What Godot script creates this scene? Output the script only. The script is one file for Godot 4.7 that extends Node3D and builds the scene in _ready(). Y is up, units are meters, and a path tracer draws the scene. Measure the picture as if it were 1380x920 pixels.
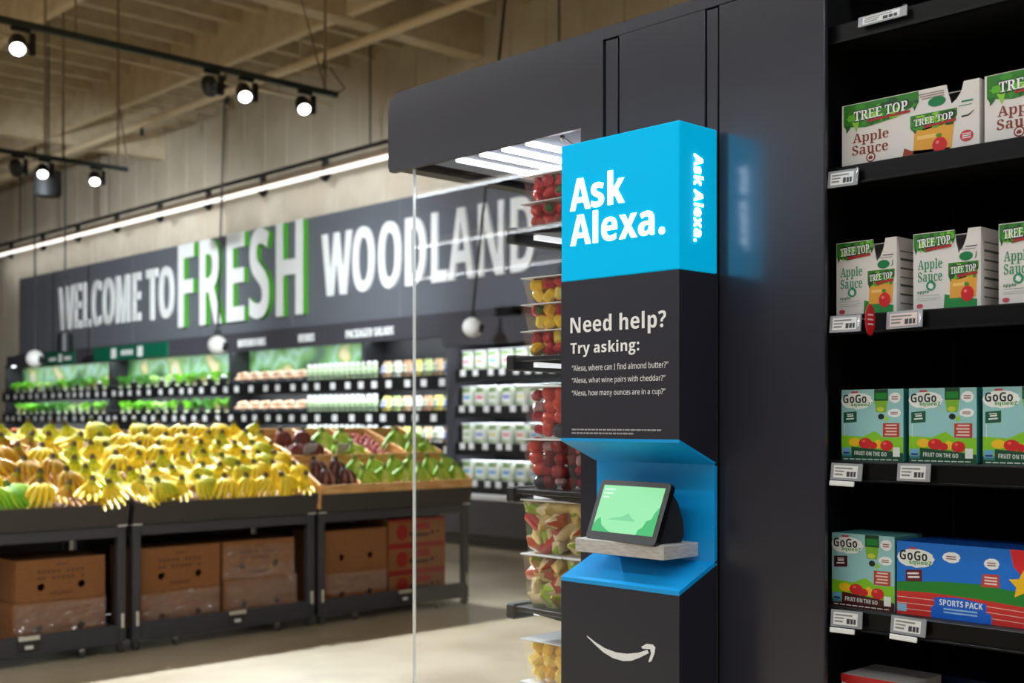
extends Node3D
# A supermarket end cap: voice-help kiosk in front of a refrigerated case, snack shelves to the right,
# produce tables, wall coolers and a wall sign beyond. World X runs along the back wall, -Z is depth.

class MB:
	# collects triangles; t is the current transform, col the current (linear) vertex colour
	var v := PackedVector3Array()
	var n := PackedVector3Array()
	var c := PackedColorArray()
	var t := Transform3D()
	var col := Color(1, 1, 1)
	func tri(a: Vector3, b: Vector3, d: Vector3, na: Vector3, nb: Vector3, nd: Vector3) -> void:
		a = t * a; b = t * b; d = t * d
		na = (t.basis * na).normalized(); nb = (t.basis * nb).normalized(); nd = (t.basis * nd).normalized()
		if (b - a).cross(d - a).dot(na + nb + nd) > 0.0:
			v.append(a); v.append(d); v.append(b)
			n.append(na); n.append(nd); n.append(nb)
		else:
			v.append(a); v.append(b); v.append(d)
			n.append(na); n.append(nb); n.append(nd)
		c.append(col); c.append(col); c.append(col)
	func quad(a: Vector3, b: Vector3, d: Vector3, e: Vector3, nn: Vector3) -> void:
		tri(a, b, d, nn, nn, nn)
		tri(a, d, e, nn, nn, nn)
	func box(ctr: Vector3, size: Vector3, bev := 0.0) -> MB:
		var h := size * 0.5
		for ax in 3:
			var u := (ax + 1) % 3
			var w := (ax + 2) % 3
			for s in [-1.0, 1.0]:
				var nn := Vector3.ZERO
				nn[ax] = s
				var p := []
				for q in [[-1, -1], [1, -1], [1, 1], [-1, 1]]:
					var x := Vector3.ZERO
					x[ax] = s * h[ax]
					x[u] = q[0] * (h[u] - bev)
					x[w] = q[1] * (h[w] - bev)
					p.append(ctr + x)
				quad(p[0], p[1], p[2], p[3], nn)
				if bev > 0.0:
					# edge between face (ax,s) and face (u,s2), along w
					for s2 in [-1.0, 1.0]:
						var e := []
						for k in [-1.0, 1.0]:
							var x1 := Vector3.ZERO
							x1[ax] = s * h[ax]; x1[u] = s2 * (h[u] - bev); x1[w] = k * (h[w] - bev)
							var x2 := Vector3.ZERO
							x2[ax] = s * (h[ax] - bev); x2[u] = s2 * h[u]; x2[w] = k * (h[w] - bev)
							e.append([ctr + x1, ctr + x2])
						var en := Vector3.ZERO
						en[ax] = s; en[u] = s2
						quad(e[0][0], e[0][1], e[1][1], e[1][0], en.normalized())
		if bev > 0.0:
			for sx in [-1.0, 1.0]:
				for sy in [-1.0, 1.0]:
					for sz in [-1.0, 1.0]:
						var q := Vector3(sx, sy, sz)
						var b0 := (h - Vector3.ONE * bev) * q
						var nn := q.normalized()
						tri(ctr + b0 + Vector3(sx * bev, 0, 0), ctr + b0 + Vector3(0, sy * bev, 0), ctr + b0 + Vector3(0, 0, sz * bev), nn, nn, nn)
		return self
	func span(a: Vector3, b: Vector3, bev := 0.0) -> MB:
		return box((a + b) * 0.5, (b - a).abs(), bev)
	func tube(pts: Array, rad, seg := 8, caps := true) -> MB:
		var m := pts.size()
		var rings := []
		var dirs := []
		var up := Vector3.UP
		for i in m:
			var d: Vector3 = pts[min(i + 1, m - 1)] - pts[max(i - 1, 0)]
			d = d.normalized()
			if i == 0 and absf(d.dot(up)) > 0.95:
				up = Vector3.RIGHT
			var side := d.cross(up).normalized()
			up = side.cross(d).normalized()
			var r: float = rad[i] if rad is Array else rad
			var ring := []
			for k in seg:
				var a := TAU * k / seg
				var o := side * cos(a) + up * sin(a)
				ring.append([pts[i] + o * r, o])
			rings.append(ring)
			dirs.append(d)
		for i in m - 1:
			for k in seg:
				var a = rings[i][k]; var b = rings[i][(k + 1) % seg]
				var e = rings[i + 1][(k + 1) % seg]; var f = rings[i + 1][k]
				tri(a[0], b[0], e[0], a[1], b[1], e[1])
				tri(a[0], e[0], f[0], a[1], e[1], f[1])
		if caps:
			for q in [[0, -1.0], [m - 1, 1.0]]:
				var nn: Vector3 = dirs[q[0]] * q[1]
				for k in seg:
					tri(pts[q[0]], rings[q[0]][k][0], rings[q[0]][(k + 1) % seg][0], nn, nn, nn)
		return self
	func lathe(prof: Array, seg := 16) -> MB:
		# prof: Vector2(radius, y), from bottom to top, around the local Y axis
		for i in prof.size() - 1:
			var p: Vector2 = prof[i]
			var q: Vector2 = prof[i + 1]
			var d := (q - p).normalized()
			var nr := Vector2(d.y, -d.x)
			for k in seg:
				var a := TAU * k / seg
				var b := TAU * (k + 1) / seg
				var ca := Vector3(cos(a), 0, sin(a)); var cb := Vector3(cos(b), 0, sin(b))
				var n1 := ca * nr.x + Vector3.UP * nr.y
				var n2 := cb * nr.x + Vector3.UP * nr.y
				var A := ca * p.x + Vector3.UP * p.y; var B := cb * p.x + Vector3.UP * p.y
				var C := cb * q.x + Vector3.UP * q.y; var D := ca * q.x + Vector3.UP * q.y
				if p.x > 0.0:
					tri(A, B, C, n1, n2, n2)
				if q.x > 0.0:
					tri(A, C, D, n1, n2, n1)
		return self
	func ball(ctr: Vector3, r: Vector3, seg := 10, rings := 6) -> MB:
		for i in rings:
			var t0 := PI * i / rings
			var t1 := PI * (i + 1) / rings
			for k in seg:
				var a := TAU * k / seg
				var b := TAU * (k + 1) / seg
				var q := []
				for w in [[t0, a], [t0, b], [t1, b], [t1, a]]:
					q.append(Vector3(sin(w[0]) * cos(w[1]), cos(w[0]), sin(w[0]) * sin(w[1])))
				var nn := []
				for x in q:
					nn.append((x / r).normalized())
				if i > 0:
					tri(ctr + q[0] * r, ctr + q[1] * r, ctr + q[2] * r, nn[0], nn[1], nn[2])
				if i < rings - 1:
					tri(ctr + q[0] * r, ctr + q[2] * r, ctr + q[3] * r, nn[0], nn[2], nn[3])
		return self
	func poly(pts: Array, z: float) -> MB:
		var pa := PackedVector2Array(pts)
		var id := Geometry2D.triangulate_polygon(pa)
		var nn := Vector3(0, 0, 1)
		for i in range(0, id.size(), 3):
			tri(Vector3(pa[id[i]].x, pa[id[i]].y, z), Vector3(pa[id[i + 1]].x, pa[id[i + 1]].y, z), Vector3(pa[id[i + 2]].x, pa[id[i + 2]].y, z), nn, nn, nn)
		return self
	func prism(pts: Array, z0: float, z1: float) -> MB:
		poly(pts, z1)
		var pa := PackedVector2Array(pts)
		var id := Geometry2D.triangulate_polygon(pa)
		var nb := Vector3(0, 0, -1)
		for i in range(0, id.size(), 3):
			tri(Vector3(pa[id[i]].x, pa[id[i]].y, z0), Vector3(pa[id[i + 1]].x, pa[id[i + 1]].y, z0), Vector3(pa[id[i + 2]].x, pa[id[i + 2]].y, z0), nb, nb, nb)
		var area := 0.0
		for i in pa.size():
			area += pa[i].cross(pa[(i + 1) % pa.size()])
		var sg := 1.0 if area > 0.0 else -1.0
		for i in pa.size():
			var a := pa[i]; var b := pa[(i + 1) % pa.size()]
			var d := (b - a).normalized() * sg
			quad(Vector3(a.x, a.y, z0), Vector3(b.x, b.y, z0), Vector3(b.x, b.y, z1), Vector3(a.x, a.y, z1), Vector3(d.y, -d.x, 0))
		return self
	func rect(x0: float, y0: float, x1: float, y1: float, z: float) -> MB:
		quad(Vector3(x0, y0, z), Vector3(x1, y0, z), Vector3(x1, y1, z), Vector3(x0, y1, z), Vector3(0, 0, 1))
		return self
	func oval(cx: float, cy: float, rx: float, ry: float, z: float, seg := 18) -> MB:
		var pts := []
		for k in seg:
			pts.append(Vector2(cx + rx * cos(TAU * k / seg), cy + ry * sin(TAU * k / seg)))
		return poly(pts, z)
	func splat(cx: float, cy: float, rx: float, ry: float, z: float, sd: int, jag := 0.25, seg := 22) -> MB:
		var rg := RandomNumberGenerator.new()
		rg.seed = sd
		var pts := []
		for k in seg:
			var q := 1.0 - jag * rg.randf() * (1.0 if k % 2 else 0.25)
			pts.append(Vector2(cx + rx * q * cos(TAU * k / seg), cy + ry * q * sin(TAU * k / seg)))
		return poly(pts, z)
	func sloped(x0: float, y0: float, x1: float, y1: float, th: float, z: float) -> MB:
		return poly([Vector2(x0, y0), Vector2(x1, y1), Vector2(x1, y1 + th), Vector2(x0, y0 + th)], z)
	func text(src: Mesh, x0: float, x1: float, y0: float, y1: float, z: float, depth := 0.0, skew := 0.0) -> MB:
		# lays the letters of a TextMesh into the rectangle x0..x1, y0..y1; skew lifts the right end
		var ar := src.surface_get_arrays(0)
		var p: PackedVector3Array = ar[Mesh.ARRAY_VERTEX]
		var nn: PackedVector3Array = ar[Mesh.ARRAY_NORMAL]
		var id: PackedInt32Array = ar[Mesh.ARRAY_INDEX]
		var lo := p[0]; var hi := p[0]
		for q in p:
			lo = lo.min(q); hi = hi.max(q)
		var sz := hi - lo
		var f := func(q: Vector3) -> Vector3:
			var u := (q.x - lo.x) / sz.x
			return Vector3(lerpf(x0, x1, u), lerpf(y0, y1, (q.y - lo.y) / sz.y) + skew * u, z + (depth * (q.z - lo.z) / sz.z if sz.z > 1e-6 else 0.0))
		for i in range(0, id.size(), 3):
			if depth == 0.0 and nn[id[i]].z < 0.5:
				continue
			tri(f.call(p[id[i]]), f.call(p[id[i + 1]]), f.call(p[id[i + 2]]), nn[id[i]], nn[id[i + 1]], nn[id[i + 2]])
		return self
	func mesh() -> ArrayMesh:
		var ar := []
		ar.resize(Mesh.ARRAY_MAX)
		ar[Mesh.ARRAY_VERTEX] = v
		ar[Mesh.ARRAY_NORMAL] = n
		ar[Mesh.ARRAY_COLOR] = c
		var m := ArrayMesh.new()
		m.add_surface_from_arrays(Mesh.PRIMITIVE_TRIANGLES, ar)
		return m

# ---------------------------------------------------------------- helpers
var used := {}
var mats := {}
var texts := {}
var rng := RandomNumberGenerator.new()

func mb() -> MB:
	return MB.new()

func lin(r: float, g: float, b: float) -> Color:
	return Color(r / 255.0, g / 255.0, b / 255.0).srgb_to_linear()

func mat(key: String, r := 128.0, g := 128.0, b := 128.0, rough := 0.6, metal := 0.0) -> StandardMaterial3D:
	if not mats.has(key):
		var m := StandardMaterial3D.new()
		m.resource_name = key
		m.albedo_color = Color(r / 255.0, g / 255.0, b / 255.0)
		m.roughness = rough
		m.metallic = metal
		mats[key] = m
	return mats[key]

func vmat(key: String, rough := 0.55) -> StandardMaterial3D:
	var m := mat(key, 255, 255, 255, rough)
	m.vertex_color_use_as_albedo = true
	return m

func glow(key: String, r: float, g: float, b: float, e: float) -> StandardMaterial3D:
	var m := mat(key, r, g, b, 0.5)
	m.emission_enabled = true
	m.emission = Color(r / 255.0, g / 255.0, b / 255.0)
	m.emission_energy_multiplier = e
	return m

func screen_glow(key: String, r: float, g: float, b: float, e: float) -> StandardMaterial3D:
	var m := glow(key, r, g, b, e)
	m.albedo_color = rgb(14, 16, 16)
	return m

func glass(key: String, r: float, g: float, b: float, alpha: float, rough := 0.02) -> StandardMaterial3D:
	var m := mat(key, r, g, b, rough)
	m.transparency = BaseMaterial3D.TRANSPARENCY_ALPHA
	m.albedo_color.a = alpha
	return m

func noise_image(sd: int, size: int, freq: float, stops: Array, stretch := 1.0, oct := 4) -> ImageTexture:
	# stops: [[pos, Color], ...]; stretch squeezes the pattern along x (wood grain)
	var fn := FastNoiseLite.new()
	fn.seed = sd
	fn.frequency = freq
	fn.fractal_octaves = oct
	var gr := Gradient.new()
	var offs := PackedFloat32Array(); var cols := PackedColorArray()
	for s in stops:
		offs.append(s[0]); cols.append(s[1])
	gr.offsets = offs
	gr.colors = cols
	var im := Image.create(size, size, false, Image.FORMAT_RGB8)
	var src := fn.get_seamless_image(size, size, false, false, 0.2)
	for y in size:
		for x in size:
			var q := src.get_pixel(x, int(fposmod(y * stretch, size))).r
			im.set_pixel(x, y, gr.sample(q))
	return ImageTexture.create_from_image(im)

func textured(key: String, tex: Texture2D, scale: float, rough: float, world := true) -> StandardMaterial3D:
	var m := mat(key, 255, 255, 255, rough)
	m.albedo_texture = tex
	m.uv1_triplanar = true
	m.uv1_world_triplanar = world
	m.uv1_scale = Vector3.ONE * scale
	return m

func rgb(r: float, g: float, b: float) -> Color:
	return Color(r / 255.0, g / 255.0, b / 255.0)

func letters(s: String, bold := true, depth := 0.0, serif := false) -> Mesh:
	var k := s + str(bold) + str(depth) + str(serif)
	if not texts.has(k):
		var tm := TextMesh.new()
		var f := SystemFont.new()
		f.font_names = PackedStringArray(["Droid Serif" if serif else "Droid Sans"])
		f.font_weight = 700 if bold else 400
		tm.font = f
		tm.font_size = 48
		tm.curve_step = 2.0
		tm.pixel_size = 0.01
		tm.depth = depth
		tm.text = s
		var am := ArrayMesh.new()
		am.add_surface_from_arrays(Mesh.PRIMITIVE_TRIANGLES, tm.get_mesh_arrays())
		texts[k] = am
	return texts[k]

func numbered(called: String) -> String:
	if not used.has(called):
		used[called] = 0
		return called
	used[called] += 1
	return "%s_%03d" % [called, used[called]]

func tag(o: Node3D, label: String, category: String, group := "", kind := "") -> Node3D:
	if label: o.set_meta("label", label)
	if category: o.set_meta("category", category)
	if group: o.set_meta("group", group)
	if kind: o.set_meta("kind", kind)
	return o

func thing(called: String, label: String, category: String, at := Vector3.ZERO, turn := 0.0, group := "") -> Node3D:
	var o := Node3D.new()
	o.name = numbered(called)
	add_child(o)
	o.position = at
	o.rotation.y = turn
	return tag(o, label, category, group)

func part(parent: Node3D, called: String, shape, m: Material, label := "") -> MeshInstance3D:
	var o := MeshInstance3D.new()
	o.name = called
	o.mesh = shape.mesh() if shape is MB else shape
	o.material_override = m
	parent.add_child(o, true)
	if label: o.set_meta("label", label)
	return o

func struct_node(called: String) -> Node3D:
	var o := Node3D.new()
	o.name = called
	add_child(o)
	o.set_meta("kind", "structure")
	return o

func struct_mesh(called: String, shape: MB, m: Material) -> MeshInstance3D:
	var o := part(self, called, shape, m)
	o.set_meta("kind", "structure")
	return o

func copy(proto: Node3D, label: String, at: Vector3, rot := Vector3.ZERO, group := "") -> Node3D:
	var o: Node3D = proto.duplicate()
	o.name = numbered(proto.get_meta("base"))
	add_child(o)
	o.position = at
	o.rotation = rot
	o.set_meta("label", label)
	if group: o.set_meta("group", group)
	return o

func proto(called: String, category: String) -> Node3D:
	# a thing that is not in the scene yet: copies of it are
	var o := Node3D.new()
	o.name = called
	o.set_meta("base", called)
	o.set_meta("category", category)
	return o

func ordinal(i: int) -> String:
	# 0-based
	var names := ["first", "second", "third", "fourth", "fifth", "sixth", "seventh", "eighth", "ninth", "tenth", "eleventh", "twelfth", "thirteenth", "fourteenth", "fifteenth", "sixteenth", "seventeenth", "eighteenth", "nineteenth", "twentieth"]
	if i < 20:
		return names[i]
	return ("twenty-" if i < 29 else "thirty-") + (names[i - 20] if i < 29 else "") if i < 29 else "%dth" % (i + 1)

func area_light(called: String, parent: Node3D, at: Vector3, size: Vector2, energy: float, color: Color, aim: Vector3) -> void:
	var l := AreaLight3D.new()
	l.name = called
	l.area_size = size
	l.light_energy = energy
	l.light_color = color
	l.shadow_enabled = true
	l.area_range = 60.0
	parent.add_child(l, true)
	l.position = at
	var b := Basis.looking_at(aim, Vector3.UP if absf(aim.normalized().y) < 0.9 else Vector3.BACK)
	l.basis = b

func spot_light(parent: Node3D, at: Vector3, aim: Vector3, energy: float, angle: float, color: Color) -> void:
	var l := SpotLight3D.new()
	l.name = "spot_light"
	l.light_energy = energy
	l.light_color = color
	l.spot_angle = angle
	l.spot_angle_attenuation = 1.0
	l.spot_range = 40.0
	l.spot_attenuation = 2.0
	l.light_size = 0.04
	l.shadow_enabled = true
	parent.add_child(l, true)
	l.position = at
	l.basis = Basis.looking_at(aim, Vector3.UP)

# ---------------------------------------------------------------- scene
func _ready() -> void:
	rng.seed = 7
	setup_camera()
	make_materials()
	build_store_lights()
	build_shell()
	build_ceiling()
	build_wall_sign()
	build_wall_cooler()
	build_tub_cooler()
	build_case()
	build_kiosk()
	build_snack_shelves()
	build_tables()
	build_bananas()
	build_tracks()
	build_hanging()

const CAM_NEAR := 0.05
const FOCAL := 1633.0

func setup_camera() -> void:
	var cam := Camera3D.new()
	cam.name = "camera"
	add_child(cam)
	var at := CameraAttributesPhysical.new()
	at.frustum_near = CAM_NEAR
	at.frustum_far = 120.0
	at.frustum_focal_length = 35.0
	at.frustum_focus_distance = 2.25
	at.exposure_aperture = 4.0
	cam.attributes = at
	cam.projection = Camera3D.PROJECTION_FRUSTUM
	cam.near = CAM_NEAR
	cam.far = 120.0
	cam.size = CAM_NEAR * 920.0 / FOCAL
	cam.frustum_offset = Vector2(0, CAM_NEAR * 105.0 / FOCAL)
	cam.position = Vector3(0, 1.36, 0)
	cam.rotation = Vector3(0, deg_to_rad(46.3097), 0)
	cam.current = true
	var we := WorldEnvironment.new()
	we.name = "world_environment"
	var e := Environment.new()
	e.background_mode = Environment.BG_COLOR
	e.background_color = Color(0.02, 0.02, 0.02)
	e.tonemap_mode = Environment.TONE_MAPPER_LINEAR
	e.tonemap_exposure = 1.0
	e.sdfgi_enabled = true
	e.ssao_enabled = true
	e.ssil_enabled = true
	we.environment = e
	add_child(we)

const WARM := Color(1.0, 0.9, 0.74)
const NEUTRAL := Color(0.92, 0.965, 1.0)
const COOL := Color(0.93, 0.96, 1.0)

func build_store_lights() -> void:
	# rows of linear fixtures over the aisles behind and above the camera
	var tube := glow("led_tube_white", 255, 248, 238, 5.0)
	glow("led_tube_soft", 255, 232, 200, 2.0)
	var i := 0
	for z in [-1.2, 1.3, 5.3, 8.0, 10.7]:
		var e: float = [26.0, 26.0, 18.0, 16.0, 16.0][i]
		var o := thing("linear_light_fixture", "long white linear light over the aisle, row %s from the kiosk" % ordinal(i), "light fixture", Vector3(-7.0, 4.0, z), 0.0, "linear lights over the aisles")
		part(o, "housing", mb().box(Vector3(0, 0.06, 0), Vector3(26.0, 0.08, 0.12), 0.01), mats.white_metal)
		part(o, "diffuser", mb().box(Vector3(0, 0.01, 0), Vector3(25.96, 0.03, 0.08), 0.005), tube)
		part(o, "top_diffuser", mb().box(Vector3(0, 0.105, 0), Vector3(25.96, 0.012, 0.06), 0.003), mats.led_tube_soft)
		for x in [-12.0, -4.0, 4.0, 12.0]:
			part(o, "suspension_cable", mb().tube([Vector3(x, 0.1, 0), Vector3(x, 2.5, 0)], 0.004, 6), mats.black_metal)
		area_light("row_light", o, Vector3(0, -0.012, 0), Vector2(25.9, 0.08), e, NEUTRAL, Vector3.DOWN)
		area_light("row_uplight", o, Vector3(0, 0.125, 0), Vector2(25.9, 0.06), e * 0.38, WARM, Vector3.UP)
		i += 1

func make_materials() -> void:
	mat("black_metal", 18, 18, 20, 0.45)
	mat("matt_black", 10, 10, 11, 0.6)
	mat("shelf_black", 9, 9, 10, 0.55)
	mat("white_metal", 225, 225, 222, 0.4)
	mat("chrome", 190, 190, 192, 0.2, 1.0)
	mat("panel_dark", 47, 47, 56, 0.22)
	mat("table_steel", 60, 60, 66, 0.45)
	mat("bin_black", 50, 47, 47, 0.5)
	mat("sign_gray", 100, 102, 108, 0.5)
	mat("fascia_gray", 66, 64, 70, 0.6)
	mat("white_paint", 238, 237, 233, 0.6)
	mat("tag_white", 232, 232, 230, 0.5)
	vmat("print", 0.45)
	vmat("produce", 0.5)
	vmat("soft_print", 0.6)
	textured("concrete", noise_image(3, 512, 0.006, [[0.25, rgb(147, 130, 102)], [0.5, rgb(161, 145, 117)], [0.75, rgb(174, 159, 132)]], 1.0, 6), 0.25, 0.38)
	mats.concrete.clearcoat_enabled = true
	mats.concrete.clearcoat = 0.25
	mats.concrete.clearcoat_roughness = 0.18
	textured("cream_wall", noise_image(5, 256, 0.012, [[0.3, rgb(190, 176, 154)], [0.7, rgb(198, 186, 165)]], 1.0, 4), 0.4, 0.85)
	textured("cream_timber", noise_image(6, 256, 0.02, [[0.3, rgb(190, 172, 140)], [0.7, rgb(204, 187, 156)]], 1.0, 4), 0.6, 0.8)
	textured("plywood", noise_image(16, 256, 0.012, [[0.3, rgb(176, 156, 120)], [0.7, rgb(196, 178, 142)]], 1.0, 5), 0.5, 0.8)
	textured("pine", noise_image(8, 256, 0.01, [[0.25, rgb(206, 150, 88)], [0.5, rgb(222, 170, 108)], [0.75, rgb(232, 186, 126)]], 6.0, 4), 2.0, 0.55, false)
	textured("cardboard", noise_image(9, 256, 0.03, [[0.2, rgb(138, 88, 46)], [0.8, rgb(146, 95, 52)]], 3.0, 4), 2.5, 0.8, false)
	textured("grey_slab", noise_image(10, 256, 0.02, [[0.2, rgb(176, 172, 170)], [0.5, rgb(190, 186, 183)], [0.8, rgb(202, 198, 195)]], 7.0, 4), 5.0, 0.5, false)
	glass("pane", 255, 255, 255, 0.0, 0.0)
	mats.pane.metallic_specular = 0.34
	glass("clear_plastic", 250, 252, 252, 0.04, 0.04)
	glass("film", 255, 255, 255, 0.05, 0.07)
	vmat("tub_plastic", 0.2)
	mat("tub_lid", 226, 232, 228, 0.2)
	mat("bracket_brown", 128, 106, 84, 0.6)
	vmat("wet_fruit", 0.22)
	mat("tub_rim", 226, 228, 228, 0.25)
	mat("holder_plastic", 150, 152, 156, 0.15)
	mat("steel_liner", 96, 106, 126, 0.5)
	glow("shelf_strip", 250, 252, 255, 0.8)
	vmat("banana_skin", 0.42)
	mat("speaker_grey", 9, 9, 10, 0.7)
	mat("cream_pipe", 216, 196, 160, 0.5)
	mat("glass_edge", 214, 222, 220, 0.2)

func build_shell() -> void:
	struct_mesh("floor", mb().span(Vector3(-36, -0.3, -10.4), Vector3(10, 0, 14)), mats.concrete)
	var w := struct_node("wall_back")
	part(w, "backing", mb().span(Vector3(-36, 0, -10.4), Vector3(10, 7.0, -10.05)), mats.cream_wall)
	# upright cladding boards
	var pm := mb().box(Vector3.ZERO, Vector3(0.594, 7.0, 0.05), 0.008).mesh()
	var x := -27.0
	while x < -6.0:
		var p := part(w, "panel", pm, mats.cream_wall)
		p.position = Vector3(x, 3.5, -10.03)
		x += 0.6
	struct_mesh("wall_left", mb().span(Vector3(-36.3, 0, -10.4), Vector3(-36, 7.0, 14)), mats.cream_wall)
	struct_mesh("wall_right", mb().span(Vector3(10, 0, -10.4), Vector3(10.3, 7.0, 14)), mats.cream_wall)
	struct_mesh("wall_front", mb().span(Vector3(-36, 0, 14), Vector3(10, 7.0, 14.3)), mats.fascia_gray)

func build_ceiling() -> void:
	var c := struct_node("ceiling")
	part(c, "roof_deck", mb().span(Vector3(-36.3, 6.6, -10.4), Vector3(10.3, 6.9, 14.3)), mats.plywood)
	# deep girders run away from the back wall
	for x in [-27.3, -19.2, -11.1, -3.0, 5.1]:
		part(c, "girder", mb().span(Vector3(x - 0.12, 5.8, -10.05), Vector3(x + 0.12, 6.7, 14.0), 0.01), mats.cream_timber)
	# purlins between them
	for x0 in [-27.18, -19.08, -10.98, -2.88]:
		for z in [-8.0, -5.6, -3.2, -0.8, 1.6]:
			part(c, "purlin", mb().span(Vector3(x0, 5.86, z - 0.06), Vector3(x0 + 7.86, 6.5, z + 0.06), 0.008), mats.cream_timber)
			part(c, "purlin_edge_strip", mb().span(Vector3(x0, 5.84, z - 0.045), Vector3(x0 + 7.86, 5.86, z + 0.045), 0.004), mats.cream_pipe)
	# sub-purlins under the deck
	var m := mb().box(Vector3.ZERO, Vector3(0.09, 0.36, 2.28), 0.005).mesh()
	for zi in 5:
		var x := -27.0
		while x < -3.2:
			if absf(fmod(absf(x) - 3.0, 8.1)) > 0.2:
				var p := part(c, "sub_purlin", m, mats.cream_timber)
				p.position = Vector3(x, 6.425, -9.2 + zi * 2.4)
			x += 0.6
	# painted pipe along the wall and a thin conduit across the bays
	var pp := struct_node("trim_1")
	part(pp, "sprinkler_pipe", mb().tube([Vector3(-27.0, 5.66, -8.3), Vector3(-4.0, 5.66, -8.3)], 0.055, 10), mats.cream_pipe)
	for x in [-24.0, -21.2, -17.0, -14.6, -12.4, -9.0]:
		part(pp, "pipe_hanger", mb().tube([Vector3(x, 5.6, -8.3), Vector3(x, 6.6, -8.3)], 0.012, 6), mats.cream_timber)
		part(pp, "sprinkler_head", mb().tube([Vector3(x + 0.5, 5.62, -8.3), Vector3(x + 0.5, 5.5, -8.3)], [0.02, 0.035], 8), mats.black_metal)
	var cd := struct_node("trim_2")
	part(cd, "conduit", mb().tube([Vector3(-14.1, 5.78, -9.9), Vector3(-14.1, 5.78, 4.0)], 0.02, 8), mats.cream_timber)
	part(cd, "conduit", mb().tube([Vector3(-17.4, 6.3, -9.9), Vector3(-17.4, 6.3, 4.0)], 0.02, 8), mats.cream_timber)

# ---------------------------------------------------------------- wall sign and strip light
func build_wall_sign() -> void:
	var s := thing("welcome_sign", "long dark grey wall board carrying big white and green welcome lettering", "sign", Vector3(0, 0, -9.62))
	var x := -24.35
	while x < -7.0:
		part(s, "board", mb().span(Vector3(x + 0.003, 2.66, -0.05), Vector3(x + 2.44, 4.17, 0.0), 0.004), mats.sign_gray)
		x += 2.443
	for br in [-23.0, -19.5, -16.0, -12.5, -9.0]:
		part(s, "wall_bracket", mb().span(Vector3(br - 0.05, 2.8, -0.4), Vector3(br + 0.05, 4.0, -0.05)), mats.black_metal)
	part(s, "lettering", mb().text(letters("WELCOME", true, 0.05), -22.42, -19.15, 3.03, 3.85, 0.0, 0.03), mats.white_paint, "white word welcome")
	part(s, "lettering", mb().text(letters("TO", true, 0.05), -18.92, -18.0, 3.01, 3.86, 0.0, 0.03), mats.white_paint, "white word to")
	part(s, "lettering", mb().text(letters("WOODLAND", true, 0.05), -13.82, -9.67, 3.04, 3.9, 0.0, 0.03), mats.white_paint, "white word woodland")
	var fr := part(s, "lettering", mb().text(letters("FRESH", true, 0.05), -17.74, -14.2, 2.83, 4.15, 0.0, 0.075), mat("letter_green", 70, 156, 26, 0.45), "green edged white word fresh")
	part(fr, "letter_face", mb().text(letters("FRESH", true, 0.0), -17.74, -14.2, 2.83, 4.15, 0.077), mats.white_paint)

	# lamp rail above the sign
	var o := thing("strip_light", "long bright strip light on a black rail above the grey wall sign", "strip light", Vector3(0, 4.7, -9.5))
	var tube := glow("strip_tube", 255, 250, 240, 1.5)
	x = -26.0
	while x < -7.5:
		part(o, "tube", mb().span(Vector3(x + 0.02, -0.024, -0.035), Vector3(x + 1.53, 0.022, 0.035), 0.01), tube)
		part(o, "bracket", mb().span(Vector3(x - 0.05, 0.02, -0.03), Vector3(x + 0.05, 0.2, 0.03), 0.01), mats.black_metal)
		part(o, "bracket_foot", mb().prism([Vector2(-0.12, 0), Vector2(0.12, 0), Vector2(0.0, -0.09)], -0.03, 0.03), mats.black_metal).position = Vector3(x, -0.035, 0)
		part(o, "housing", mb().span(Vector3(x + 0.02, 0.03, -0.05), Vector3(x + 1.53, 0.075, 0.05), 0.008), mats.bracket_brown)
		x += 1.55
	part(o, "rail", mb().span(Vector3(-26.0, 0.17, -0.025), Vector3(-7.5, 0.22, 0.025), 0.006), mats.black_metal)
	for q in [-24.0, -20.5, -12.6, -9.2]:
		part(o, "suspension_cable", mb().tube([Vector3(q, 0.2, 0), Vector3(q, 1.88, 0)], 0.012, 6), mats.black_metal)
	area_light("strip_glow", o, Vector3(-16.75, -0.04, -0.06), Vector2(18.4, 0.06), 3.4, COOL, Vector3(0, -0.5, -0.85))

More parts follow.
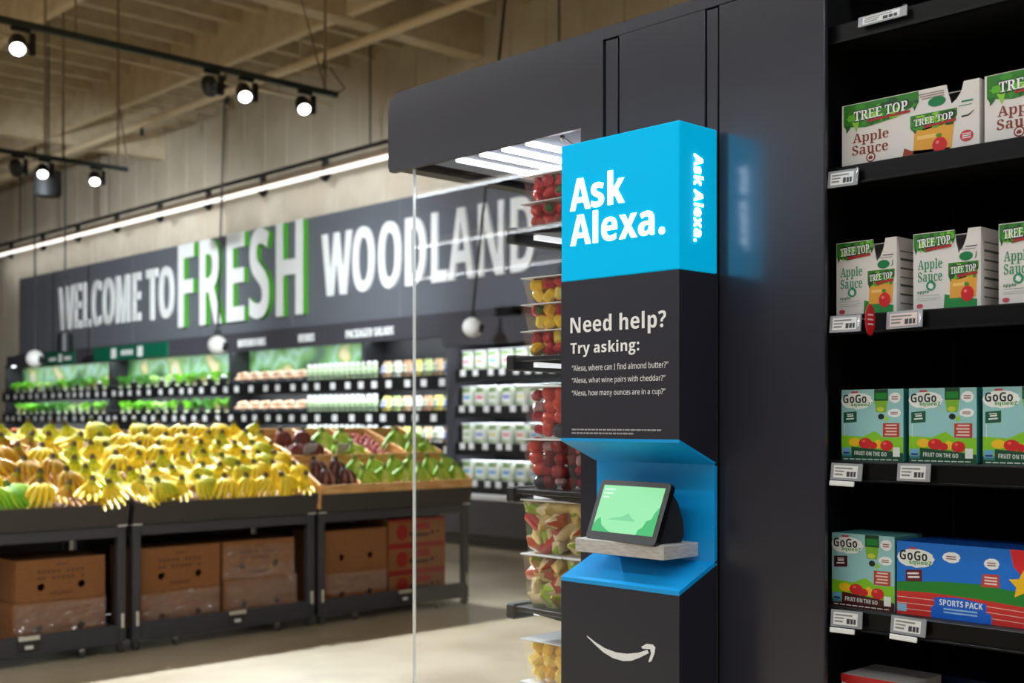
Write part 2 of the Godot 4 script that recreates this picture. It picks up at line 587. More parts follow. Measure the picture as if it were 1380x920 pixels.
# ---------------------------------------------------------------- produce in the coolers
func leaf_head(sd: int, n: int, len: float, wid: float, spread: float, curl: float, dark: Color, pale: Color) -> ArrayMesh:
	# a head of leaves growing from the origin upwards and outwards
	var rg := RandomNumberGenerator.new()
	rg.seed = sd
	var m := mb()
	for i in n:
		var az := TAU * (i + rg.randf() * 0.6) / n * 2.4
		var tilt := spread * (0.25 + 0.75 * float(i) / n) + rg.randf_range(-0.1, 0.1)
		var L := len * rg.randf_range(0.75, 1.1)
		var W := wid * rg.randf_range(0.7, 1.15)
		m.t = Transform3D(Basis(Vector3.UP, az), Vector3(0, 0.01, 0))
		var prev := []
		var y := 0.0; var x := 0.0
		var ang := tilt * 0.5
		var steps := 4
		for k in steps + 1:
			var f := float(k) / steps
			var w: float = W * (0.25 + 1.2 * f - 0.85 * f * f * f) * (0.7 if k == steps else 1.0)
			var ruff := curl * rg.randf_range(-1, 1)
			var mid := Vector3(x, y, 0)
			var row := [mid + Vector3(ruff * 0.03, 0.02 * curl + 0.01, -w), mid, mid + Vector3(-ruff * 0.03, 0.02 * curl + 0.01, w)]
			if k:
				m.col = pale.lerp(dark, clampf(f * 1.1 + rg.randf_range(-0.2, 0.2), 0, 1))
				for s in 2:
					var nn: Vector3 = (prev[s + 1] - prev[s]).cross(row[s] - prev[s]).normalized()
					m.quad(prev[s], prev[s + 1], row[s + 1], row[s], nn)
			prev = row
			x += sin(ang) * L / steps
			y += cos(ang) * L / steps
			ang += (tilt * 0.8 + curl * 0.45) / steps
	return m.mesh()

func tags_on_lip(parent: Node3D, x0: float, x1: float, step: float, y: float, z: float, w: float, h: float) -> void:
	var m := mb().box(Vector3.ZERO, Vector3(w, h, 0.006), 0.001).mesh()
	var x := x0
	while x < x1:
		var p := part(parent, "price_tag", m, mats.tag_white)
		p.position = Vector3(x + rng.randf_range(-0.02, 0.02), y, z)
		p.rotation.z = rng.randf_range(-0.03, 0.03)
		x += step * rng.randf_range(0.85, 1.15)

func build_wall_cooler() -> void:
	# open-front produce cooler along the back wall: x -25 .. -10.3
	var o := thing("produce_cooler", "long black open produce cooler with leafy greens below the grey wall sign", "cooler", Vector3(0, 0, -9.4))
	var x0 := -25.0
	var x1 := -10.32
	part(o, "base", mb().span(Vector3(x0, 0.0, -0.6), Vector3(x1, 0.62, 0.0), 0.01), mats.fascia_gray)
	part(o, "kick_plate", mb().span(Vector3(x0, 0.02, 0.0), Vector3(x1, 0.14, 0.012)), mats.black_metal)
	part(o, "bumper_rail", mb().span(Vector3(x0, 0.62, -0.04), Vector3(x1, 0.66, 0.02), 0.008), mats.chrome)
	part(o, "back_panel", mb().span(Vector3(x0, 0.62, -0.6), Vector3(x1, 2.66, -0.56)), mats.shelf_black)
	part(o, "canopy", mb().span(Vector3(x0, 2.46, -0.56), Vector3(x1, 2.64, -0.22), 0.01), mats.fascia_gray)
	part(o, "fascia", mb().span(Vector3(x0 + 0.6, 2.37, -0.22), Vector3(x1, 2.655, -0.17), 0.006), mats.fascia_gray)
	for x in [x0, -20.3, -16.25, -12.9, x1 - 0.035]:
		part(o, "upright", mb().span(Vector3(x - 0.03, 0.62, -0.56), Vector3(x + 0.03, 2.46, -0.2), 0.005), mats.black_metal)
	# shelves with deep black lips
	for y in [1.88, 1.45, 1.06]:
		var sh := part(o, "shelf", mb().span(Vector3(x0, y - 0.03, -0.56), Vector3(x1, y, -0.16), 0.004), mats.shelf_black)
		part(sh, "shelf_lip", mb().span(Vector3(x0, y - 0.16, -0.16), Vector3(x1, y + 0.02, -0.13), 0.004), mats.shelf_black)
		part(sh, "shelf_rail", mb().tube([Vector3(x0, y + 0.06, -0.13), Vector3(x1, y + 0.06, -0.13)], 0.012, 6), mats.black_metal)
		tags_on_lip(sh, x0 + 0.3, x1 - 0.1, 0.34, y - 0.07, -0.126, 0.11, 0.09)
		if y > 1.2:
			part(sh, "shelf_light", mb().span(Vector3(x0 + 0.1, y - 0.045, -0.19), Vector3(x1 - 0.1, y - 0.03, -0.165), 0.003), mats.shelf_strip)
			area_light("shelf_glow", o, Vector3((x0 + x1) * 0.5, y - 0.05, -0.18), Vector2(x1 - x0 - 0.4, 0.025), 9.0, NEUTRAL, Vector3(0, -1.0, -0.5))
	# backlit picture strip of vegetables behind the top shelf (print)
	var pic := noise_image(21, 256, 0.02, [[0.2, rgb(24, 58, 40)], [0.34, rgb(70, 112, 46)], [0.46, rgb(120, 150, 134)], [0.56, rgb(84, 124, 54)], [0.68, rgb(176, 152, 112)], [0.85, rgb(140, 166, 158)]], 1.0, 3)
	part(o, "picture_strip", mb().span(Vector3(x0, 2.02, -0.56), Vector3(-13.0, 2.46, -0.53)), textured("vegetable_print", pic, 0.17, 0.6))
	var led := part(o, "light_tube", mb().tube([Vector3(x0 + 0.2, 2.43, -0.26), Vector3(x1 - 0.2, 2.43, -0.26)], 0.016, 8), glow("cooler_led", 250, 252, 255, 3.0))
	led.set_meta("label", "white light tube under the canopy")
	area_light("cooler_light", o, Vector3((x0 + x1) * 0.5, 2.41, -0.26), Vector2(x1 - x0 - 0.4, 0.05), 9.0, NEUTRAL, Vector3(0, -1.0, -0.25))
	part(o, "picture_ledge", mb().span(Vector3(-22.5, 2.02, -0.53), Vector3(-14.2, 2.07, -0.5), 0.004), mats.white_metal)
	# section headers on the fascia
	var g := mat("header_green", 0, 92, 66, 0.5)
	for q in [[-22.86, -21.62, 2], [-20.81, -18.09, 3]]:
		var hd := part(o, "section_header", mb().span(Vector3(q[0], 2.385, -0.17), Vector3(q[1], 2.63, -0.14), 0.004), g)
		var w: float = q[1] - q[0]
		var marks := [[0.12, 0.36, 2.46, 2.53], [0.46, 0.58, 2.43, 2.58], [0.66, 0.9, 2.46, 2.53]] if q[2] == 2 else [[0.26, 0.33, 2.42, 2.59], [0.62, 0.69, 2.42, 2.59], [0.40, 0.43, 2.46, 2.55], [0.442, 0.472, 2.46, 2.55], [0.484, 0.514, 2.46, 2.55], [0.526, 0.556, 2.46, 2.55]]
		for k in marks:
			part(hd, "printed_mark", mb().span(Vector3(q[0] + w * k[0], k[2], -0.14), Vector3(q[0] + w * k[1], k[3], -0.138)), mats.white_paint)
	part(o, "lettering", mb().text(letters("MUSHROOMS", true, 0.05), -15.95, -15.2, 2.44, 2.55, -0.17, 0.01), mats.white_paint)
	part(o, "lettering", mb().text(letters("HERBS", true, 0.05), -14.34, -13.96, 2.44, 2.55, -0.17, 0.01), mats.white_paint)
	part(o, "lettering", mb().text(letters("PACKAGED SALADS", true, 0.05), -13.22, -12.2, 2.44, 2.55, -0.17, 0.01), mats.white_paint)

	# leafy heads, two rows
	var pm: StandardMaterial3D = mats.produce
	var kinds := [
		["leafy_green", "bright green curly lettuce head", leaf_head(1, 20, 0.21, 0.05, 0.7, 0.8, lin(110, 190, 30), lin(214, 236, 140))],
		["leafy_green", "dark green kale bunch", leaf_head(2, 20, 0.21, 0.045, 0.7, 1.1, lin(64, 128, 40), lin(130, 176, 90))],
		["leafy_green", "pale green lettuce head", leaf_head(3, 18, 0.19, 0.055, 0.7, 0.5, lin(168, 210, 110), lin(240, 244, 220))],
		["leafy_green", "green chard bunch with reddish stalks", leaf_head(4, 16, 0.22, 0.045, 0.65, 0.6, lin(90, 160, 40), lin(220, 140, 130))],
	]
	var protos := []
	for k in kinds:
		var pr := proto(k[0], "greens")
		part(pr, "leaves", k[2], pm)
		part(pr, "stem_base", mb().tube([Vector3(0, 0.0, 0), Vector3(0, 0.05, 0)], [0.025, 0.035], 8), mat("pale_stem", 214, 222, 180, 0.6))
		protos.append(pr)
	for r in 2:
		for i in 26:
			var kk: int = [0, 0, 2, 0, 1, 3, 0, 1, 1, 2, 0, 3][(int(i / 2.0) + r * 5) % 12]
			var x := -24.6 + i * 0.325 + rng.randf_range(-0.04, 0.04)
			copy(protos[kk], "%s, %s from left, %s shelf of wall cooler" % [kinds[kk][1], ordinal(i), ["top", "second"][r]], Vector3(x, [1.88, 1.45][r] + 0.0, -9.4 - 0.30), Vector3(0.55, rng.randf() * TAU, 0) * Vector3(0, 1, 0) + Vector3(0.35, 0, 0), "leafy greens in the wall cooler")
	# third shelf: open trays of round vegetables
	var cols := [lin(222, 120, 70), lin(216, 90, 90), lin(120, 150, 60), lin(230, 205, 150), lin(214, 140, 90)]
	var cnames := ["orange", "pink", "green", "cream", "peach"]
	for q in 5:
		var pr := proto("vegetable_tray", "vegetables")
		part(pr, "tray", tray_mesh(0.30, 0.05, 0.26), mats.black_metal)
		for k in 8:
			var mv := mb()
			mv.col = cols[q] * rng.randf_range(0.85, 1.1)
			mv.ball(Vector3(-0.1 + 0.07 * (k % 4), 0.05 + 0.04 * int(k / 4.0), -0.05 + 0.09 * int(k / 4.0)), Vector3(0.04, 0.036, 0.04), 8, 5)
			part(pr, "vegetable", mv, pm)
		protos.append(pr)
	for i in 26:
		var q := (i * 3 + int(i / 4.0)) % 5
		copy(protos[4 + q], "tray of round %s vegetables, %s from the left on the third cooler shelf" % [cnames[q], ordinal(i)], Vector3(-24.6 + i * 0.33, 1.06, -9.68), Vector3(0.2, 0, 0), "vegetable trays in the wall cooler")
	# mushroom packs
	var mp := proto("mushroom_pack", "mushrooms")
	part(mp, "tray", tray_mesh(0.27, 0.06, 0.2), mat("pack_blue", 50, 70, 80, 0.4))
	for k in 12:
		var mv := mb()
		mv.col = [lin(226, 186, 150), lin(206, 160, 122), lin(234, 204, 174)][k % 3]
		mv.t.origin = Vector3(-0.09 + 0.06 * (k % 4) + (0.02 if k > 7 else 0.0), 0.05 + rng.randf() * 0.02 + (0.055 if k > 7 else 0.0), -0.04 + 0.08 * int((k % 8) / 4.0) + (0.03 if k > 7 else 0.0))
		mv.lathe([Vector2(0.0, 0.0), Vector2(0.014, 0.0), Vector2(0.014, 0.025), Vector2(0.036, 0.025), Vector2(0.032, 0.045), Vector2(0.016, 0.06), Vector2(0, 0.063)], 8)
		part(mp, "mushroom", mv, pm)
	for r in 2:
		for i in 6:
			copy(mp, "pack of peach-coloured mushrooms, %s from the left on the %s cooler shelf" % [ordinal(i), ["top", "second"][r]], Vector3(-15.95 + i * 0.31, [1.88, 1.45][r], -9.66), Vector3(0.25, 0, 0), "mushroom packs")
	# herb sleeves: narrow clear sleeves with white caps
	var hp := proto("herb_sleeve", "herbs")
	part(hp, "sleeve", mb().lathe([Vector2(0.0, 0.0), Vector2(0.035, 0.0), Vector2(0.045, 0.14), Vector2(0.03, 0.2), Vector2(0.03, 0.2)], 10), mat("herb_pack", 196, 214, 176, 0.25))
	part(hp, "herb_leaves", mb().lathe([Vector2(0.0355, 0.01), Vector2(0.0445, 0.11), Vector2(0.0455, 0.125)], 7), mat("herb_green", 96, 134, 66, 0.5))
	part(hp, "cap", mb().lathe([Vector2(0.032, 0.2), Vector2(0.032, 0.24), Vector2(0.0, 0.245)], 10), mats.white_paint)
	for r in 3:
		for i in 13:
			copy(hp, "slim green herb pack with white cap, %s from the left on cooler shelf %s" % [ordinal(i), ["one", "two", "three"][r]], Vector3(-14.15 + i * 0.125, [1.88, 1.45, 1.06][r], -9.62), Vector3.ZERO, "herb packs in the wall cooler")
	# dressing and salad kits
	var kit_cols := [lin(238, 196, 150), lin(244, 226, 120), lin(230, 230, 214), lin(196, 214, 140), lin(214, 160, 120)]
	var kn := ["peach", "yellow", "cream", "light green", "tan"]
	for r in 3:
		for i in 10:
			var q := (i * 2 + r) % 5
			var e := kit(kit_cols[q], lin(244, 244, 240), lin(90, 120, 190) if i % 3 == 0 else lin(120, 160, 80))
			e.set_meta("base", "salad_kit")
			var cp := copy(e, "%s salad kit bag, %s from the left on shelf %s beside the herbs" % [kn[q], ordinal(i), ["one", "two", "three"][r]], Vector3(-12.42 + i * 0.205, [1.88, 1.45, 1.06][r], -9.62), Vector3(-0.12, 0, 0), "salad kits in the wall cooler")
			cp.scale = Vector3(1.0, 0.9 if r else 1.0, 1.0)

func tray_mesh(w: float, h: float, d: float) -> MB:
	var m := mb()
	var k := 0.008
	m.span(Vector3(-w / 2, 0, -d / 2), Vector3(w / 2, k, d / 2))
	m.span(Vector3(-w / 2, 0, -d / 2), Vector3(-w / 2 + k, h, d / 2))
	m.span(Vector3(w / 2 - k, 0, -d / 2), Vector3(w / 2, h, d / 2))
	m.span(Vector3(-w / 2, 0, -d / 2), Vector3(w / 2, h, -d / 2 + k))
	m.span(Vector3(-w / 2, 0, d / 2 - k), Vector3(w / 2, h, d / 2))
	return m

var kit_cache := {}
func kit(bag: Color, label: Color, print_col: Color) -> Node3D:
	var key := str(bag) + str(label) + str(print_col)
	if kit_cache.has(key):
		return kit_cache[key]
	var o := proto("salad_kit", "salad kit")
	var m := mb()
	m.col = bag
	# pillow bag
	var rows := [[0.0, 0.075, 0.012], [0.03, 0.08, 0.04], [0.12, 0.08, 0.05], [0.2, 0.078, 0.035], [0.23, 0.078, 0.006]]
	for i in rows.size() - 1:
		var a = rows[i]; var b = rows[i + 1]
		var pa := []; var pb := []
		for k in 8:
			var w := TAU * k / 8
			pa.append(Vector3(cos(w) * a[1], a[0], sin(w) * a[2]))
			pb.append(Vector3(cos(w) * b[1], b[0], sin(w) * b[2]))
		for k in 8:
			var w := TAU * (k + 0.5) / 8
			m.quad(pa[k], pa[(k + 1) % 8], pb[(k + 1) % 8], pb[k], Vector3(cos(w) * 0.4, 0, sin(w)).normalized())
	part(o, "bag", m, mats.soft_print)
	var p := mb()
	p.col = label
	p.rect(-0.05, 0.05, 0.05, 0.17, 0.053)
	p.col = print_col
	p.rect(-0.04, 0.12, 0.04, 0.15, 0.0535)
	p.oval(0.0, 0.085, 0.03, 0.022, 0.0535)
	part(o, "label_print", p, mats.soft_print)
	kit_cache[key] = o
	return o

func build_tub_cooler() -> void:
	# the nearer cooler section at the right: four rows of clear salad tubs
	var o := thing("tub_cooler", "dark open cooler section filled with rows of clear salad tubs", "cooler", Vector3(0, 0, -8.7))
	var x0 := -10.28
	var x1 := -6.2
	part(o, "base", mb().span(Vector3(x0, 0.12, -1.3), Vector3(x1, 0.5, 0.0), 0.01), mats.fascia_gray)
	part(o, "kick_plate", mb().span(Vector3(x0, 0.0, -1.3), Vector3(x1, 0.12, -0.05), 0.004), mats.black_metal)
	part(o, "bumper_rail", mb().span(Vector3(x0, 0.5, -0.06), Vector3(x1, 0.56, 0.03), 0.01), mats.white_metal)
	part(o, "back_panel", mb().span(Vector3(x0, 0.5, -0.9), Vector3(x1, 2.5, -0.85)), mats.shelf_black)
	part(o, "side_panel", mb().span(Vector3(x0 - 0.03, 0.12, -1.3), Vector3(x0, 2.45, -0.12), 0.01), mats.fascia_gray)
	part(o, "canopy", mb().span(Vector3(x0, 2.3, -0.9), Vector3(x1, 2.42, -0.12), 0.01), mats.fascia_gray)
	part(o, "fascia", mb().span(Vector3(x0 - 0.03, 2.17, -0.12), Vector3(x1, 2.45, -0.07), 0.006), mats.fascia_gray)
	part(o, "light_tube", mb().tube([Vector3(x0 + 0.1, 2.28, -0.14), Vector3(x1 - 0.1, 2.28, -0.14)], 0.016, 8), mats.cooler_led)
	area_light("cooler_light", o, Vector3((x0 + x1) * 0.5, 2.26, -0.14), Vector2(x1 - x0 - 0.2, 0.05), 2.0, COOL, Vector3(0, -1.0, -0.2))
	var ys := [1.9, 1.50, 1.09, 0.68]
	for y in ys:
		var sh := part(o, "shelf", mb().span(Vector3(x0, y - 0.03, -0.85), Vector3(x1, y, -0.27), 0.004), mats.shelf_black)
		part(sh, "shelf_lip", mb().span(Vector3(x0, y - 0.12, -0.27), Vector3(x1, y + 0.01, -0.24), 0.004), mats.shelf_black)
		tags_on_lip(sh, x0 + 0.12, x1 - 0.1, 0.2, y - 0.025, -0.235, 0.085, 0.07)
		part(sh, "shelf_light", mb().span(Vector3(x0 + 0.1, y - 0.045, -0.3), Vector3(x1 - 0.1, y - 0.03, -0.275), 0.003), mats.shelf_strip)
		area_light("shelf_glow", o, Vector3((x0 + x1) * 0.5, y - 0.05, -0.285), Vector2(x1 - x0 - 0.4, 0.025), 2.3, COOL, Vector3(0, -1.0, -0.35))
	var lids := [lin(236, 150, 160), lin(240, 160, 120), lin(120, 180, 224), lin(236, 130, 150), lin(190, 210, 150), lin(150, 150, 214), lin(236, 226, 150)]
	var ln := ["pink", "orange", "blue", "rose", "pale green", "lilac", "yellow"]
	for r in 4:
		for i in 18:
			var q := (i + r * 2) % 7
			if r == 3 and i < 6:
				q = 2
			var t := tub(lids[q])
			copy(t, "clear salad tub with %s label, %s from the left on the %s tub shelf" % [ln[q], ordinal(i), ["top", "second", "third", "lowest"][r]], Vector3(x0 + 0.14 + i * 0.215, ys[r], -9.03), Vector3.ZERO, "salad tubs in the right cooler")

var tub_cache := {}
func tub(band: Color) -> Node3D:
	var key := str(band)
	if tub_cache.has(key):
		return tub_cache[key]
	var o := proto("salad_tub", "salad tub")
	var m := mb()
	m.col = lin(212, 220, 198)
	m.box(Vector3(0, 0.11, 0), Vector3(0.165, 0.21, 0.09), 0.02)
	part(o, "body", m, mats.tub_plastic)
	var sv := mb()
	var rg := RandomNumberGenerator.new()
	rg.seed = 55
	for k in 9:
		sv.col = lin(150, 186, 110) if k % 2 else lin(108, 150, 70)
		sv.splat(rg.randf_range(-0.05, 0.05), 0.17 + rg.randf_range(-0.01, 0.022), 0.022, 0.014, 0.0455 + k * 0.0001, k, 0.4, 10)
	for k in 8:
		sv.col = lin(150, 186, 110) if k % 2 else lin(222, 228, 200)
		sv.splat(rg.randf_range(-0.05, 0.05), 0.035 + rg.randf_range(-0.01, 0.01), 0.022, 0.012, 0.0455 + k * 0.0001, k + 20, 0.4, 10)
	part(o, "leaf_print", sv, mats.soft_print)
	var p := mb()
	p.col = lin(240, 241, 238)
	p.rect(-0.062, 0.055, 0.062, 0.155, 0.047)
	p.col = band
	p.rect(-0.05, 0.085, 0.05, 0.125, 0.0475)
	part(o, "label_print", p, mats.soft_print)
	part(o, "lid", mb().box(Vector3(0, 0.222, 0), Vector3(0.172, 0.016, 0.098), 0.004), mats.tub_lid)
	tub_cache[key] = o
	return o

# ---------------------------------------------------------------- refrigerated case with the glass end
func xprism(m: MB, pts: Array, x0: float, x1: float) -> MB:
	# pts: Vector2(z, y) outline, extruded along x
	var keep := m.t
	m.t = keep * Transform3D(Basis(Vector3(0, 0, 1), Vector3(0, 1, 0), Vector3(1, 0, 0)), Vector3.ZERO)
	m.prism(pts, x0, x1)
	m.t = keep
	return m

func build_case() -> void:
	var o := thing("refrigerated_case", "dark refrigerated fruit case with glass end and lit canopy behind the kiosk", "refrigerated case")
	var dk: Material = mats.panel_dark
	# L-shaped end: backing sheet plus proud face sheets with dark joints between them
	var can := [Vector2(-2.402, 1.977), Vector2(-2.413, 1.98), Vector2(-2.419, 1.992), Vector2(-2.419, 2.135), Vector2(-2.413, 2.158), Vector2(-2.4, 2.17), Vector2(-2.38, 2.175)]
	var left := [Vector2(-1.694, 0.0), Vector2(-1.757, 0.0), Vector2(-1.757, 1.977)] + can + [Vector2(-1.694, 2.175)]
	part(o, "end_backing", mb().prism([Vector2(-1.172, 0.0), Vector2(-1.753, 0.0), Vector2(-1.753, 1.981), Vector2(-2.41, 1.985), Vector2(-2.41, 2.165), Vector2(-1.172, 2.171)], -1.899, -1.89), mats.matt_black)
	part(o, "end_panel", mb().prism(left, -1.89, -1.88), dk)
	part(o, "end_panel", mb().span(Vector3(-1.649, 0.0, -1.89), Vector3(-1.431, 2.15, -1.88), 0.001), dk)
	part(o, "end_panel", mb().span(Vector3(-1.398, 0.0, -1.89), Vector3(-1.168, 2.15, -1.88), 0.002), dk)
	part(o, "joint_strip", mb().span(Vector3(-1.688, 0.0, -1.89), Vector3(-1.655, 2.147, -1.882), 0.001), dk)
	part(o, "joint_strip", mb().span(Vector3(-1.427, 0.0, -1.89), Vector3(-1.402, 2.147, -1.882), 0.001), dk)
	part(o, "top_band", mb().span(Vector3(-1.694, 2.15, -1.89), Vector3(-1.168, 2.175, -1.88)), dk)
	# glass end pane with its polished edge
	part(o, "glass_pane", mb().span(Vector3(-2.332, 0.42, -1.899), Vector3(-1.757, 1.985, -1.892)), mats.pane)
	part(o, "glass_edge", mb().span(Vector3(-2.336, 0.42, -1.899), Vector3(-2.332, 1.985, -1.892)), mats.glass_edge)
	# body: tub, back, canopy
	var z1 := -6.2
	part(o, "base_tub", mb().span(Vector3(-2.36, 0.0, z1), Vector3(-1.25, 0.42, -1.9), 0.01), dk)
	part(o, "deck", mb().span(Vector3(-2.28, 0.42, z1), Vector3(-1.3, 0.66, -1.91), 0.01), mats.white_metal)
	part(o, "back_wall", mb().span(Vector3(-1.3, 0.42, z1), Vector3(-1.21, 2.16, -1.9)), mats.white_metal)
	part(o, "canopy", mb().span(Vector3(-2.41, 2.0, z1), Vector3(-1.21, 2.165, -1.9), 0.004), dk)
	part(o, "canopy_lip", mb().span(Vector3(-2.41, 1.985, z1), Vector3(-2.36, 2.0, -1.9)), mats.black_metal)
	part(o, "canopy_liner", mb().span(Vector3(-2.3, 1.99, z1), Vector3(-1.5, 2.0, -1.905)), mats.steel_liner)
	for x in [-2.195, -2.11, -2.035, -1.955]:
		var tb := part(o, "light_tube", mb().span(Vector3(x - 0.009, 1.979, z1 + 0.2), Vector3(x + 0.009, 1.99, -1.915), 0.003), glow("case_led", 248, 251, 255, 3.0))
		tb.set_meta("label", "white light tube under the case canopy")
	area_light("case_light", o, Vector3(-2.075, 1.966, -4.0), Vector2(0.26, 4.1), 1.6, COOL, Vector3.DOWN)
	part(o, "cable", mb().tube([Vector3(-1.86, 1.985, -1.93), Vector3(-1.83, 1.96, -1.94), Vector3(-1.80, 1.955, -1.96), Vector3(-1.78, 1.985, -1.99)], 0.002, 5), mats.chrome)
	part(o, "end_clip", mb().ball(Vector3(-1.845, 1.978, -1.915), Vector3(0.007, 0.006, 0.006), 8, 5), mats.chrome)
	for y in [1.80, 1.505, 1.20, 0.93]:
		var sh := part(o, "shelf", mb().span(Vector3(-2.02, y - 0.012, z1), Vector3(-1.3, y, -1.94), 0.002), mats.black_metal)
		part(sh, "shelf_front", mb().span(Vector3(-2.048, y - 0.032, z1), Vector3(-2.018, y + 0.004, -1.935), 0.004), mats.shelf_black)
		part(sh, "price_rail", mb().span(Vector3(-2.052, y - 0.028, z1), Vector3(-2.048, y - 0.004, -1.97)), mats.tag_white)
		part(sh, "bracket", mb().prism([Vector2(-1.99, y - 0.012), Vector2(-1.3, y - 0.012), Vector2(-1.3, y - 0.07), Vector2(-1.6, y - 0.045)], -1.962, -1.95), mats.black_metal)
		part(sh, "under_light", mb().span(Vector3(-2.0, y - 0.024, z1 + 0.2), Vector3(-1.985, y - 0.013, -1.98)), mats.shelf_strip)
	build_fruit_tubs()

func fruit_proto(kind: String, h: float) -> Node3D:
	var o := proto("fruit_tub", "fruit tub")
	var w := 0.062
	# clear tapered tub
	var m := mb()
	var b := w * 0.86
	var ca := [Vector3(-b, 0, -b), Vector3(b, 0, -b), Vector3(b, 0, b), Vector3(-b, 0, b)]
	var cb := [Vector3(-w, h * 0.93, -w), Vector3(w, h * 0.93, -w), Vector3(w, h * 0.93, w), Vector3(-w, h * 0.93, w)]
	var nn := [Vector3(0, 0, -1), Vector3(1, 0, 0), Vector3(0, 0, 1), Vector3(-1, 0, 0)]
	for k in 4:
		m.quad(ca[k], ca[(k + 1) % 4], cb[(k + 1) % 4], cb[k], nn[k])
	m.quad(ca[0], ca[1], ca[2], ca[3], Vector3.DOWN)
	part(o, "tub", m, mats.clear_plastic)
	var l := mb()
	l.box(Vector3(0, h * 0.95, 0), Vector3(w * 2.16, h * 0.035, w * 2.16), 0.001)
	part(o, "rim", l, mats.tub_rim)
	part(o, "lid", mb().box(Vector3(0, h * 0.98, 0), Vector3(w * 1.8, h * 0.05, w * 1.8), 0.002), mats.clear_plastic)
	var rg := RandomNumberGenerator.new()
	rg.seed = kind.hash() % 1000
	var layers := int(maxf(2.0, round(h / 0.032)))
	for ly in layers:
		for i in 3:
			for j in 3:
				if i == 1 and j == 1:
					continue
				var f := (ly + 0.5) / layers
				var s: float = lerpf(b, w, f) * 0.62
				var at := Vector3((i - 1) * s, h * 0.88 * f + 0.004, (j - 1) * s) + Vector3(rg.randf_range(-0.004, 0.004), rg.randf_range(-0.003, 0.003), rg.randf_range(-0.004, 0.004))
				var fm := mb()
				fm.t = Transform3D(Basis.from_euler(Vector3(rg.randf() * 6.0, rg.randf() * 6.0, rg.randf() * 6.0)), at)
				var called := "fruit_piece"
				var pick := rg.randf()
				if kind == "berries" or (kind == "mixed" and pick < 0.4):
					fm.col = [lin(206, 28, 34), lin(178, 14, 26), lin(222, 52, 48)][rg.randi() % 3]
					fm.lathe([Vector2(0, -0.022), Vector2(0.008, -0.014), Vector2(0.017, 0.004), Vector2(0.015, 0.014), Vector2(0, 0.018)], 8)
					fm.col = lin(70, 110, 50)
					if rg.randf() < 0.3:
						fm.lathe([Vector2(0.012, 0.016), Vector2(0.006, 0.02), Vector2(0, 0.0205)], 6)
					called = "strawberry"
				elif kind == "dark" and pick < 0.7:
					fm.col = [lin(150, 10, 24), lin(120, 8, 20), lin(204, 60, 40), lin(60, 50, 56), lin(168, 20, 34)][rg.randi() % 5]
					fm.ball(Vector3.ZERO, Vector3(0.019, 0.022, 0.019), 8, 6)
					called = "berry"
				elif kind == "dark":
					fm.col = [lin(190, 150, 150), lin(160, 24, 40)][rg.randi() % 2]
					fm.box(Vector3.ZERO, Vector3(0.026, 0.03, 0.02), 0.006)
				elif kind == "apple":
					fm.col = [lin(226, 204, 150), lin(218, 190, 120), lin(232, 214, 168)][rg.randi() % 3]
					fm.tube([Vector3(-0.036, 0.012, 0), Vector3(-0.018, 0.0, 0), Vector3(0.018, 0.0, 0), Vector3(0.036, 0.012, 0)], [0.004, 0.019, 0.019, 0.004], 6)
					fm.col = [lin(190, 60, 50), lin(150, 180, 40), lin(196, 90, 60)][rg.randi() % 3]
					fm.tube([Vector3(-0.035, 0.007, 0), Vector3(-0.018, -0.0065, 0), Vector3(0.018, -0.0065, 0), Vector3(0.035, 0.007, 0)], [0.003, 0.0155, 0.0155, 0.003], 6)
					called = "apple_slice"
				else:
					fm.col = [lin(242, 196, 40), lin(236, 178, 24), lin(246, 212, 84)][rg.randi() % 3]
					fm.box(Vector3.ZERO, Vector3(0.034, 0.03, 0.026), 0.006)
					called = "pineapple_chunk"
				part(o, called, fm, mats.wet_fruit)
	return o

func build_fruit_tubs() -> void:
	var rows := [
		# y, kind, height, stack, label
		[1.80, "berries", 0.061, 2, "strawberries"],
		[1.505, "mixed", 0.0605, 3, "pineapple and strawberry"],
		[1.20, "dark", 0.12, 2, "dark red berries"],
		[0.93, "apple", 0.125, 2, "apple slices"],
		[0.66, "pineapple", 0.098, 2, "pineapple chunks"],
	]
	for r in rows.size():
		var q = rows[r]
		var pr := fruit_proto(q[1], q[2])
		for c in 2:
			for d in 2:
				for k in q[3]:
					var where := Vector3(-1.953 + c * 0.138, q[0] + k * (q[2] + 0.001), -2.022 - d * 0.142)
					var t := copy(pr, "clear tub of %s, %s of its stack, %s %s" % [q[4], (["lower", "upper"] if q[3] == 2 else ["bottom", "middle", "top"])[k], ["outer column", "inner column"][c], ["against the case glass", "behind the front stack"][d]], where, Vector3(0, [0, PI / 2, PI, -PI / 2][(k + c + d) % 4] + 0.04 * (k - c), 0), "fruit tubs in the refrigerated case")
					t.set_meta("category", "fruit tub")

